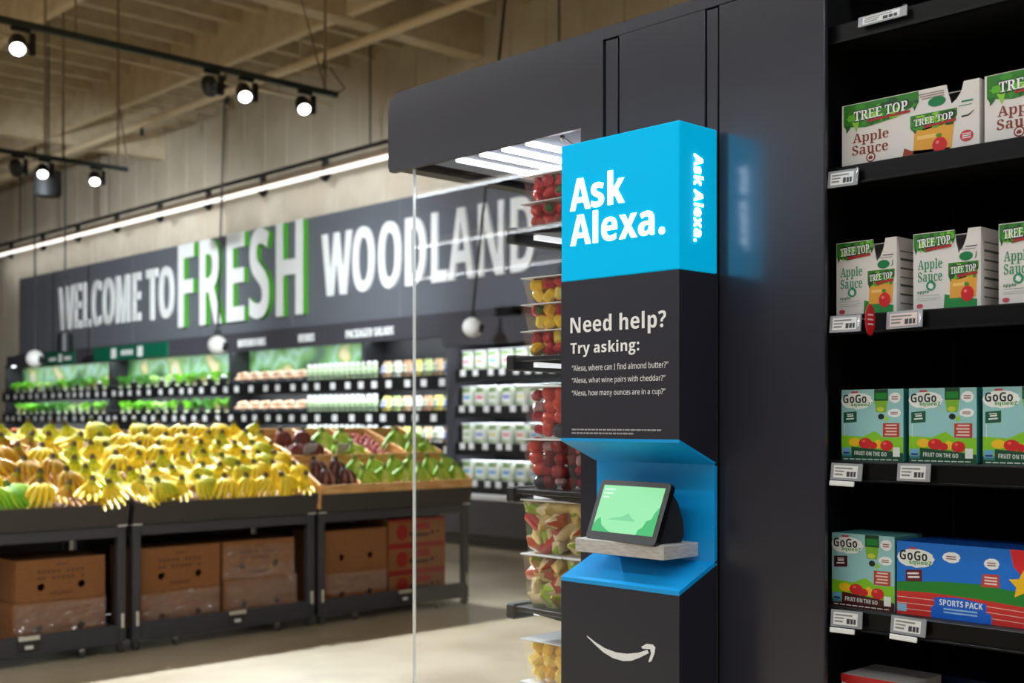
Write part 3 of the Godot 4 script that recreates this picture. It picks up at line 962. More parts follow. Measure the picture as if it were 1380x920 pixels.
# ---------------------------------------------------------------- kiosk
func build_kiosk() -> void:
	var o := thing("voice_help_kiosk", "slim dark kiosk with bright blue lit header and blue niche holding a screen", "kiosk")
	var X0 := -1.692; var X1 := -1.392; var F := -1.753; var B := -1.867
	var dark := mat("kiosk_dark", 33, 32, 45, 0.45)
	var blue := mat("kiosk_blue", 0, 158, 232, 0.38)
	var hb := mat("header_blue", 0, 160, 214, 0.5)
	hb.metallic_specular = 0.18
	hb.emission_enabled = true
	hb.emission = rgb(0, 194, 240)
	hb.emission_energy_multiplier = 0.41
	var white := glow("lit_letters", 255, 255, 255, 1.6)
	var side_white := glow("lit_side_letters", 225, 240, 255, 9.0)
	var hd := part(o, "header", mb().span(Vector3(X0, 1.636, B), Vector3(X1, 1.908, F), 0.0015), hb, "bright blue lit header box")
	part(hd, "lettering", mb().text(letters("Ask", true, 0.02), -1.666, -1.523, 1.774, 1.840, F, 0.002), white)
	part(hd, "lettering", mb().text(letters("Alexa.", true, 0.02), -1.665, -1.425, 1.703, 1.768, F, 0.002), white)
	var st := mb()
	# reads downwards: text x -> -Y, text y -> -Z
	st.t = Transform3D(Basis(Vector3(0, -1, 0), Vector3(0, 0, -1), Vector3(1, 0, 0)), Vector3(X1, 0, 0))
	st.text(letters("Ask Alexa.", true, 0.02), -1.853, -1.690, 1.796, 1.823, 0.0, 0.002)
	part(hd, "lettering", st, side_white)
	area_light("header_glow", o, Vector3((X0 + X1) * 0.5, 1.77, F + 0.006), Vector2(0.3, 0.27), 0.05, rgb(60, 180, 235), Vector3(0, 0, 1))
	area_light("header_side_glow", o, Vector3(X1 + 0.006, 1.77, (F + B) * 0.5), Vector2(0.11, 0.27), 0.03, rgb(60, 180, 235), Vector3(1, 0, 0))
	# message panel block, undercut towards the back
	var mp := part(o, "message_panel", xprism(mb(), [Vector2(F, 1.635), Vector2(B, 1.635), Vector2(B, 1.277), Vector2(F, 1.323)], X0, X1), dark)
	var tx := mb()
	tx.col = lin(252, 252, 252)
	tx.text(letters("Need help?"), -1.666, -1.422, 1.521, 1.564, F + 0.0006)
	tx.text(letters("Try asking:"), -1.666, -1.487, 1.483, 1.513, F + 0.0006)
	tx.text(letters("“Alexa, where can I find almond butter?”", false), -1.662, -1.417, 1.454, 1.468, F + 0.0006)
	tx.text(letters("“Alexa, what wine pairs with cheddar?”", false), -1.662, -1.424, 1.429, 1.443, F + 0.0006)
	tx.text(letters("“Alexa, how many ounces are in a cup?”", false), -1.662, -1.424, 1.404, 1.418, F + 0.0006)
	tx.col = lin(170, 170, 176)
	var rg := RandomNumberGenerator.new()
	rg.seed = 4
	for q in [[-1.662, -1.434, 1.3385], [-1.662, -1.50, 1.3315]]:
		var x: float = q[0]
		while x < q[1]:
			var w := rg.randf_range(0.004, 0.013)
			tx.rect(x, q[2], minf(x + w, q[1]), q[2] + 0.003, F + 0.0006)
			x += w + 0.0018
	part(mp, "lettering", tx, mats.print)
	# blue niche: sloped ceiling, back and sloped floor plates
	part(o, "niche_ceiling", xprism(mb(), [Vector2(F, 1.323), Vector2(B, 1.277), Vector2(B, 1.271), Vector2(F, 1.317)], X0, X1), blue)
	part(o, "niche_back", mb().span(Vector3(X0, 1.088, B), Vector3(X1, 1.277, B + 0.008)), blue)
	part(o, "niche_floor", xprism(mb(), [Vector2(F, 1.045), Vector2(B, 1.093), Vector2(B, 1.085), Vector2(F, 1.037)], X0, X1), blue)
	var bs := part(o, "base", xprism(mb(), [Vector2(F, 1.037), Vector2(B, 1.085), Vector2(B, 0.0), Vector2(F, 0.0)], X0, X1), dark)
	var lg := mb()
	lg.col = lin(238, 238, 238)
	var a := [[-1.6219, 0.9357], [-1.5996, 0.9257], [-1.574, 0.9169], [-1.5452, 0.9128], [-1.5169, 0.914], [-1.4891, 0.92], [-1.4669, 0.9284], [-1.4635, 0.9228], [-1.4857, 0.911], [-1.5064, 0.9022], [-1.5274, 0.8987], [-1.5523, 0.9005], [-1.5776, 0.9083], [-1.5996, 0.9202], [-1.62, 0.9326]]
	var b := [[-1.4822, 0.932], [-1.4686, 0.9397], [-1.4533, 0.9399], [-1.4476, 0.9354], [-1.45, 0.9234], [-1.4567, 0.9094], [-1.4635, 0.9053], [-1.4645, 0.907], [-1.4584, 0.9222], [-1.4601, 0.9306], [-1.4788, 0.9288]]
	for s in [a, b]:
		var pts := []
		for p in s:
			pts.append(Vector2(p[0], p[1]))
		lg.poly(pts, F + 0.0006)
	part(bs, "emblem", lg, mats.print, "white curved arrow emblem")
	part(o, "shelf", mb().span(Vector3(-1.654, 1.0985, B + 0.008), Vector3(-1.429, 1.1255, F), 0.0015), mats.grey_slab, "pale grey stone-look shelf slab")

	# smart display standing on the slab
	var d := thing("smart_display", "small black tablet-like smart display with green screen on the grey kiosk shelf", "smart display", Vector3(-1.536, 1.1257, -1.772), deg_to_rad(-5.0))
	var tilt := deg_to_rad(-22.0)
	var blk := mat("device_black", 6, 6, 7, 0.3)
	var rr := []
	for q in [[1, 1], [-1, 1], [-1, -1], [1, -1]]:
		var base := {"1,1": 0.0, "-1,1": 90.0, "-1,-1": 180.0, "1,-1": 270.0}
		var a0: float = base["%d,%d" % q]
		for k in 5:
			var an := deg_to_rad(a0 + k * 22.5)
			rr.append(Vector2(q[0] * 0.087 + cos(an) * 0.009, 0.0615 + q[1] * 0.0525 + sin(an) * 0.009))
	var fm := mb()
	fm.t = Transform3D(Basis(Vector3.RIGHT, tilt), Vector3(0, 0.0, 0.02))
	fm.prism(rr, -0.012, 0.0)
	part(d, "front_frame", fm, blk)
	# wedge body behind
	part(d, "body", xprism(mb(), [Vector2(0.018, 0.002), Vector2(-0.024, 0.105), Vector2(-0.036, 0.100), Vector2(-0.056, 0.075), Vector2(-0.070, 0.04), Vector2(-0.072, 0.012), Vector2(-0.064, 0.0), Vector2(0.012, 0.0)], -0.083, 0.083), mat("device_fabric", 22, 23, 27, 0.85))
	var sc := mb()
	sc.t = fm.t
	sc.rect(-0.084, 0.0165, 0.084, 0.1125, 0.0005)
	var scr := part(d, "screen", sc, screen_glow("screen_pale_green", 150, 240, 172, 0.9), "lit pale green screen")
	var hl := mb()
	hl.t = fm.t
	hl.poly([Vector2(-0.084, 0.0165), Vector2(-0.03, 0.0165), Vector2(-0.045, 0.022), Vector2(-0.06, 0.03), Vector2(-0.068, 0.045), Vector2(-0.075, 0.042), Vector2(-0.084, 0.03)], 0.001)
	hl.poly([Vector2(0.084, 0.0165), Vector2(0.084, 0.075), Vector2(0.074, 0.062), Vector2(0.07, 0.05), Vector2(0.058, 0.045), Vector2(0.052, 0.032), Vector2(0.042, 0.026), Vector2(0.04, 0.0165)], 0.001)
	part(scr, "screen_hills", hl, screen_glow("screen_green", 30, 190, 100, 0.9))
	var md := mb()
	md.t = fm.t
	md.poly([Vector2(-0.05, 0.042), Vector2(0.03, 0.042), Vector2(0.015, 0.05), Vector2(0.005, 0.058), Vector2(-0.01, 0.05), Vector2(-0.03, 0.047)], 0.0008)
	part(scr, "screen_ridge", md, screen_glow("screen_mid_green", 118, 218, 152, 0.9))
	var tw := mb()
	tw.t = fm.t
	for k in 3:
		tw.rect(-0.078, 0.102 - k * 0.008, -0.052 + [0.004, 0.0, -0.008][k], 0.1055 - k * 0.008, 0.001)
	part(scr, "screen_text", tw, screen_glow("screen_white", 220, 255, 235, 0.9))
	area_light("screen_glow", d, Vector3(0, 0.063, 0.006), Vector2(0.16, 0.095), 0.008, rgb(140, 236, 168), Vector3(0, 0.37, 0.93))

# ---------------------------------------------------------------- snack shelves at the right
func snack_box(called: String, w: float, h: float, d: float, side: Color, draw: Callable, notch := Vector2.ZERO) -> Node3D:
	var o := proto(called, "snack box")
	var m := mb()
	m.col = side
	if notch == Vector2.ZERO:
		m.box(Vector3(0, h / 2, -d / 2), Vector3(w, h, d), 0.0015)
	else:
		# front wall with a torn-open hand notch in its upper edge; the carton is hollow
		var f := [Vector2(-w / 2, 0), Vector2(w / 2, 0), Vector2(w / 2, h), Vector2(-w / 2 + notch.y * w, h)]
		var c0 := lerpf(notch.x, notch.y, 0.3)
		f.append(Vector2(-w / 2 + notch.y * w - 0.004, h * 0.86))
		f.append(Vector2(-w / 2 + lerpf(notch.x, notch.y, 0.6) * w, h * 0.76))
		f.append(Vector2(-w / 2 + c0 * w, h * 0.70))
		f.append(Vector2(-w / 2 + lerpf(notch.x, notch.y, 0.12) * w, h * 0.85))
		f.append(Vector2(-w / 2 + notch.x * w, h))
		f.append(Vector2(-w / 2, h))
		m.prism(f, -0.002, 0.0)
		m.span(Vector3(-w / 2, 0, -d), Vector3(-w / 2 + 0.002, h, -0.002))
		m.span(Vector3(w / 2 - 0.002, 0, -d), Vector3(w / 2, h, -0.002))
		m.span(Vector3(-w / 2, 0, -d), Vector3(w / 2, h, -d + 0.002))
		m.span(Vector3(-w / 2, h - 0.002, -d), Vector3(w / 2, h, -0.02 - 0.03))
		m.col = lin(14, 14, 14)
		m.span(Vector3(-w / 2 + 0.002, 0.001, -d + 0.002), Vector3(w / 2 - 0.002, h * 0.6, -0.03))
	part(o, "carton", m, mats.print)
	var p := mb()
	p.t = Transform3D(Basis.from_scale(Vector3(w, h, 1)), Vector3(-w / 2, 0, 0))
	draw.call(p)
	part(o, "front_print", p, mats.print)
	if called == "fruit_pouch_box":
		var sp := mb()
		sp.col = lin(90, 92, 90)
		sp.t = Transform3D(Basis(Vector3(0, 0, -1), Vector3(0, 1, 0), Vector3(1, 0, 0)), Vector3(w / 2, 0, 0))
		for k in 7:
			sp.rect(0.012, h * (0.12 + 0.115 * k), d * 0.8, h * (0.12 + 0.115 * k) + 0.002 + 0.001 * (k % 3), 0.0004)
		part(o, "side_print", sp, mats.print)
	return o

const E1 := 0.0004

func banner(p: MB, u0: float, u1: float, v0: float, v1: float, name_u0: float, name_u1: float, name_v0: float, name_v1: float, sd: int) -> void:
	var rg := RandomNumberGenerator.new()
	rg.seed = sd
	p.col = lin(46, 122, 30)
	p.poly([Vector2(u0, v1), Vector2(u0, v0 + 0.06), Vector2(lerpf(u0, u1, 0.3), v0), Vector2(lerpf(u0, u1, 0.7), lerpf(v0, v1, 0.15)), Vector2(u1, lerpf(v0, v1, 0.55)), Vector2(u1, v1)], E1)
	var cs := [lin(96, 178, 34), lin(30, 96, 26), lin(140, 200, 50), lin(60, 146, 36), lin(22, 80, 30)]
	for k in 16:
		p.col = cs[k % 5]
		var u := lerpf(u0, u1, rg.randf_range(0.08, 0.92))
		var v := lerpf(v0, v1, rg.randf_range(0.2, 0.9))
		p.splat(clampf(u, u0 + 0.05, u1 - 0.05), clampf(v, v0 + 0.06, v1 - 0.06), 0.05, 0.06, E1 * 1.4 + 0.00001 * k, k + sd, 0.5, 12)
	for k in 9:
		var lu := lerpf(u0 + 0.03, u1 - 0.03, k / 8.0)
		var lv := lerpf(v0 + 0.02, lerpf(v0, v1, 0.5), k / 8.0)
		p.col = cs[(k + 1) % 5]
		var ll := (v1 - v0) * rg.randf_range(0.16, 0.26)
		p.poly([Vector2(lu - 0.028, lv + ll * 0.7), Vector2(lu - 0.012, lv - ll * 0.1), Vector2(lu + rg.randf_range(-0.01, 0.012), lv - ll), Vector2(lu + 0.02, lv - ll * 0.05), Vector2(lu + 0.028, lv + ll * 0.7)], E1 * 1.2 + 0.00001 * k)
	# name with dark shadow and red underline
	p.col = lin(20, 30, 20)
	p.text(letters("TREE TOP", true, 0.0, true), name_u0 - 0.008, name_u1 + 0.012, name_v0 - 0.02, name_v1 + 0.015, E1 * 2.2, 0.0, 0.02)
	p.col = lin(245, 245, 245)
	p.text(letters("TREE TOP", true, 0.0, true), name_u0, name_u1, name_v0, name_v1, E1 * 2.8, 0.0, 0.02)
	p.col = lin(168, 36, 36)
	p.sloped(lerpf(name_u0, name_u1, 0.25), name_v0 - 0.05, name_u1 + 0.02, name_v0 - 0.022, 0.035, E1 * 2.5)

func pouch(p: MB, u0: float, u1: float, v0: float, vh: float, v1: float, apple: Vector2, ar: Vector2, sd: int) -> void:
	p.col = lin(226, 160, 56)
	p.poly([Vector2(u0 + 0.02, v0), Vector2(u1 - 0.04, v0), Vector2(u1 - 0.02, vh), Vector2(u0 + 0.03, vh)], E1)
	p.col = lin(240, 196, 110)
	p.poly([Vector2(lerpf(u0, u1, 0.15), lerpf(v0, vh, 0.55)), Vector2(lerpf(u0, u1, 0.55), lerpf(v0, vh, 0.55)), Vector2(lerpf(u0, u1, 0.55), lerpf(v0, vh, 0.7)), Vector2(lerpf(u0, u1, 0.15), lerpf(v0, vh, 0.7))], E1 * 1.5)
	banner(p, u0, u1, vh - 0.04, v1, lerpf(u0, u1, 0.08), lerpf(u0, u1, 0.92), lerpf(vh, v1, 0.2), lerpf(vh, v1, 0.68), sd)
	p.col = lin(206, 24, 34)
	p.oval(apple.x, apple.y, ar.x, ar.y, E1 * 2)
	p.col = lin(238, 120, 110)
	p.oval(apple.x - ar.x * 0.3, apple.y + ar.y * 0.35, ar.x * 0.25, ar.y * 0.22, E1 * 2.4, 10)
	p.col = lin(70, 140, 30)
	p.oval(apple.x - ar.x * 0.1, apple.y + ar.y * 1.25, ar.x * 0.4, ar.y * 0.25, E1 * 2.4, 10)

func draw_apple_wide(p: MB) -> void:
	banner(p, 0.015, 0.58, 0.60, 0.99, 0.095, 0.5, 0.72, 0.87, 3)
	p.col = lin(132, 52, 32)
	p.text(letters("Apple", true, 0.0, true), 0.085, 0.36, 0.33, 0.53, E1)
	p.text(letters("Sauce", true, 0.0, true), 0.08, 0.355, 0.18, 0.335, E1)
	p.oval(0.225, 0.115, 0.036, 0.075, E1)
	p.col = lin(236, 230, 226)
	p.oval(0.225, 0.115, 0.026, 0.055, E1 * 1.5)
	p.col = lin(132, 52, 32)
	p.splat(0.225, 0.115, 0.02, 0.042, E1 * 2, 5, 0.5, 12)
	for k in 6:
		p.rect(0.13 + k * 0.036, 0.015, 0.158 + k * 0.036, 0.03, E1)
	p.col = lin(150, 56, 24)
	p.poly([Vector2(0.46, 0.0), Vector2(0.8, 0.0), Vector2(0.8, 0.06), Vector2(0.53, 0.1), Vector2(0.475, 0.16)], E1)
	pouch(p, 0.52, 0.85, 0.04, 0.42, 0.63, Vector2(0.73, 0.125), Vector2(0.052, 0.115), 8)
	p.col = lin(0, 120, 64)
	p.oval(0.71, 0.78, 0.063, 0.075, E1)
	p.col = lin(150, 130, 120)
	for k in 3:
		p.rect(0.58 + 0.01 * k, 0.92 - k * 0.035, 0.76, 0.935 - k * 0.035, E1)
	p.col = lin(40, 130, 90)
	p.rect(0.88, 0.69, 0.96, 0.715, E1)
	p.rect(0.86, 0.64, 0.95, 0.65, E1)
	p.col = lin(30, 34, 34)
	p.poly([Vector2(0.88, 0.47), Vector2(0.93, 0.48), Vector2(0.97, 0.55), Vector2(0.963, 0.55), Vector2(0.925, 0.5), Vector2(0.88, 0.495)], E1)
	p.col = lin(196, 60, 70)
	p.oval(0.915, 0.19, 0.046, 0.085, E1)
	p.col = lin(240, 236, 232)
	for k in 3:
		p.rect(0.885, 0.155 + k * 0.03, 0.945, 0.168 + k * 0.03, E1 * 1.5)

func draw_apple_small(p: MB) -> void:
	banner(p, 0.01, 0.63, 0.75, 0.99, 0.07, 0.56, 0.81, 0.92, 4)
	p.col = lin(52, 142, 104)
	p.text(letters("Apple", true, 0.0, true), 0.07, 0.44, 0.49, 0.66, E1)
	p.text(letters("Sauce", true, 0.0, true), 0.07, 0.44, 0.365, 0.495, E1)
	p.oval(0.27, 0.31, 0.075, 0.065, E1)
	p.col = lin(226, 230, 226)
	p.splat(0.27, 0.31, 0.05, 0.045, E1 * 1.5, 6, 0.5, 14)
	p.col = lin(40, 120, 84)
	p.text(letters("apple"), 0.06, 0.24, 0.205, 0.26, E1)
	p.col = lin(160, 176, 168)
	p.rect(0.06, 0.185, 0.4, 0.192, E1)
	p.rect(0.06, 0.15, 0.42, 0.156, E1)
	p.rect(0.06, 0.125, 0.36, 0.131, E1)
	p.col = lin(196, 70, 80)
	p.oval(0.1, 0.055, 0.05, 0.03, E1)
	p.col = lin(24, 134, 60)
	p.poly([Vector2(0.46, 0.0), Vector2(0.95, 0.0), Vector2(0.95, 0.1), Vector2(0.6, 0.16), Vector2(0.475, 0.19)], E1 * 0.8)
	pouch(p, 0.53, 0.97, 0.13, 0.40, 0.58, Vector2(0.81, 0.175), Vector2(0.095, 0.098), 12)
	p.col = lin(0, 120, 64)
	p.oval(0.79, 0.65, 0.1, 0.058, E1)
	p.col = lin(60, 70, 66)
	p.rect(0.78, 0.765, 0.95, 0.777, E1)
	p.rect(0.72, 0.735, 0.93, 0.741, E1)
	p.poly([Vector2(0.90, 0.6), Vector2(0.94, 0.63), Vector2(0.945, 0.7), Vector2(0.935, 0.7), Vector2(0.925, 0.635)], E1)

func gogo_name(p: MB, u0: float, u1: float, v0: float, v1: float) -> void:
	p.col = lin(236, 240, 236)
	p.splat((u0 + u1) / 2, (v0 + v1) / 2, (u1 - u0) * 0.6, (v1 - v0) * 0.66, E1, 3, 0.12, 24)
	p.col = lin(16, 26, 22)
	p.text(letters("GoGo"), u0, lerpf(u0, u1, 0.86), lerpf(v0, v1, 0.34), v1, E1 * 2)
	p.col = lin(70, 150, 60)
	p.text(letters("squeeZ"), lerpf(u0, u1, 0.3), u1, v0, lerpf(v0, v1, 0.36), E1 * 2)
	p.col = lin(190, 60, 70)
	p.rect(lerpf(u0, u1, 0.3), v1 + 0.02, lerpf(u0, u1, 0.55), v1 + 0.045, E1 * 2)

func bubble(p: MB, u: float, v: float, ru: float, rv: float) -> void:
	p.col = lin(236, 240, 240)
	p.splat(u, v, ru, rv, E1, 11, 0.14, 20)
	p.col = lin(150, 90, 90)
	for k in 2:
		p.rect(u - ru * 0.55, v - rv * 0.35 + k * rv * 0.4, u + ru * 0.5, v - rv * 0.15 + k * rv * 0.4, E1 * 1.6)

func draw_squeeze(p: MB, low: Color, sign_col: Color) -> void:
	p.col = lin(146, 198, 200)
	p.rect(0, 0.3, 1, 1, E1 * 0.5)
	p.col = lin(128, 196, 30)
	p.poly([Vector2(0, 0.1), Vector2(1, 0.1), Vector2(1, 0.34), Vector2(0.7, 0.33), Vector2(0.55, 0.42), Vector2(0.35, 0.34), Vector2(0, 0.36)], E1 * 0.7)
	gogo_name(p, 0.03, 0.48, 0.75, 0.93)
	# pouch
	p.col = lin(10, 60, 30)
	p.rect(0.54, 0.84, 0.76, 0.998, E1)
	p.col = lin(16, 130, 40)
	p.rect(0.56, 0.86, 0.74, 0.95, E1 * 1.4)
	p.col = lin(120, 176, 40)
	p.poly([Vector2(0.545, 0.84), Vector2(0.755, 0.84), Vector2(0.73, 0.68), Vector2(0.57, 0.68)], E1)
	p.col = lin(190, 200, 60)
	p.oval(0.64, 0.72, 0.06, 0.035, E1 * 1.4)
	p.col = lin(20, 30, 26)
	p.oval(0.65, 0.62, 0.05, 0.04, E1)
	p.col = lin(150, 200, 60)
	p.oval(0.735, 0.59, 0.035, 0.035, E1)
	bubble(p, 0.87, 0.88, 0.095, 0.075)
	bubble(p, 0.86, 0.67, 0.11, 0.06)
	# placard, left
	p.col = sign_col
	p.sloped(0.035, 0.53, 0.255, 0.545, 0.15, E1)
	p.col = lin(220, 226, 222)
	p.sloped(0.08, 0.575, 0.21, 0.585, 0.02, E1 * 1.6)
	p.sloped(0.1, 0.615, 0.2, 0.622, 0.02, E1 * 1.6)
	p.sloped(0.09, 0.645, 0.2, 0.652, 0.012, E1 * 1.6)
	p.rect(0.045, 0.35, 0.055, 0.53, E1 * 1.2)
	# placard, right
	p.col = lin(178, 60, 46)
	p.rect(0.68, 0.34, 0.94, 0.53, E1 * 1.2)
	p.col = lin(232, 200, 190)
	for k in 4:
		p.rect(0.71 + 0.02 * (k % 2), 0.365 + k * 0.042, 0.9, 0.385 + k * 0.042, E1 * 1.6)
	# heap of fruit
	p.col = lin(236, 190, 30)
	p.oval(0.22, 0.265, 0.1, 0.06, E1 * 1.5)
	p.oval(0.6, 0.24, 0.06, 0.06, E1 * 1.5)
	p.col = lin(204, 30, 34)
	p.oval(0.40, 0.25, 0.11, 0.075, E1 * 1.8)
	p.oval(0.52, 0.22, 0.07, 0.05, E1 * 1.9)
	p.oval(0.74, 0.22, 0.1, 0.075, E1 * 1.9)
	p.col = lin(236, 90, 70)
	p.oval(0.37, 0.28, 0.03, 0.02, E1 * 2.2, 10)
	p.oval(0.71, 0.25, 0.03, 0.02, E1 * 2.2, 10)
	p.col = low
	p.rect(0, 0, 1, 0.055, E1 * 2)
	p.poly([Vector2(0.17, 0.05), Vector2(1, 0.05), Vector2(1, 0.12), Vector2(0.6, 0.165), Vector2(0.17, 0.2)], E1 * 2)
	p.col = lin(226, 232, 226)
	p.text(letters("FRUIT ON THE GO"), 0.22, 0.74, 0.085, 0.14, E1 * 2.6, 0.0, -0.012)
	p.rect(0.84, 0.07, 0.95, 0.2, E1 * 2.6)
	for k in 9:
		p.rect(0.04 + 0.1 * k, 0.02, 0.12 + 0.1 * k, 0.032, E1 * 2.6)
	p.col = lin(110, 170, 210)
	p.rect(0.02, 0.085, 0.155, 0.185, E1 * 2.2)
	p.col = lin(40, 60, 120)
	p.rect(0.035, 0.1, 0.14, 0.125, E1 * 2.6)

func draw_sports(p: MB) -> void:
	p.col = lin(0, 112, 214)
	p.rect(0, 0.0, 1, 1, E1 * 0.4)
	p.col = lin(30, 130, 40)
	p.poly([Vector2(0, 0.2), Vector2(1, 0.2), Vector2(1, 0.46), Vector2(0.7, 0.46), Vector2(0.5, 0.51), Vector2(0.3, 0.5), Vector2(0, 0.44)], E1 * 0.7)
	p.col = lin(204, 44, 40)
	p.poly([Vector2(0, 0), Vector2(1, 0), Vector2(1, 0.26), Vector2(0.75, 0.27), Vector2(0.5, 0.31), Vector2(0.2, 0.33), Vector2(0, 0.31)], E1)
	p.col = lin(240, 200, 190)
	for k in 3:
		p.poly([Vector2(0, 0.07 + k * 0.08), Vector2(0.5, 0.08 + k * 0.075), Vector2(1, 0.04 + k * 0.07), Vector2(1, 0.046 + k * 0.07), Vector2(0.5, 0.088 + k * 0.075), Vector2(0, 0.078 + k * 0.08)], E1 * 1.3)
	gogo_name(p, 0.018, 0.215, 0.68, 0.88)
	bubble(p, 0.33, 0.83, 0.055, 0.075)
	bubble(p, 0.56, 0.79, 0.045, 0.075)
	p.col = lin(90, 20, 30)
	p.sloped(0.055, 0.45, 0.155, 0.47, 0.16, E1)
	p.col = lin(236, 226, 226)
	p.sloped(0.07, 0.5, 0.14, 0.515, 0.025, E1 * 1.6)
	p.sloped(0.065, 0.55, 0.135, 0.565, 0.025, E1 * 1.6)
	p.col = lin(196, 66, 50)
	p.poly([Vector2(0.5, 0.48), Vector2(0.605, 0.49), Vector2(0.6, 0.66), Vector2(0.51, 0.65)], E1 * 1.2)
	p.col = lin(240, 220, 214)
	for k in 3:
		p.rect(0.52, 0.52 + 0.04 * k, 0.59, 0.54 + 0.04 * k, E1 * 1.6)
	p.col = lin(0, 96, 206)
	p.poly([Vector2(0.21, 0.0), Vector2(0.56, 0.0), Vector2(0.56, 0.12), Vector2(0.53, 0.15), Vector2(0.53, 0.26), Vector2(0.37, 0.30), Vector2(0.23, 0.28), Vector2(0.23, 0.17), Vector2(0.21, 0.14)], E1 * 1.8)
	p.col = lin(230, 240, 250)
	p.text(letters("SPORTS PACK"), 0.26, 0.51, 0.18, 0.26, E1 * 2.4)
	p.col = lin(150, 200, 240)
	p.rect(0.285, 0.125, 0.48, 0.145, E1 * 2.4)
	p.rect(0.285, 0.08, 0.48, 0.1, E1 * 2.4)
	p.col = lin(214, 30, 36)
	p.poly([Vector2(0.66, 1.0), Vector2(1, 1.0), Vector2(1, 0.7), Vector2(0.72, 0.68), Vector2(0.68, 0.78)], E1)
	p.col = lin(244, 190, 20)
	var star := []
	for k in 10:
		var r := 1.0 if k % 2 == 0 else 0.5
		star.append(Vector2(0.735 + 0.085 * r * sin(TAU * k / 10), 0.55 + 0.2 * r * cos(TAU * k / 10)))
	p.poly(star, E1 * 1.6)
	p.col = lin(130, 190, 220)
	p.rect(0.005, 0.04, 0.06, 0.14, E1 * 1.6)

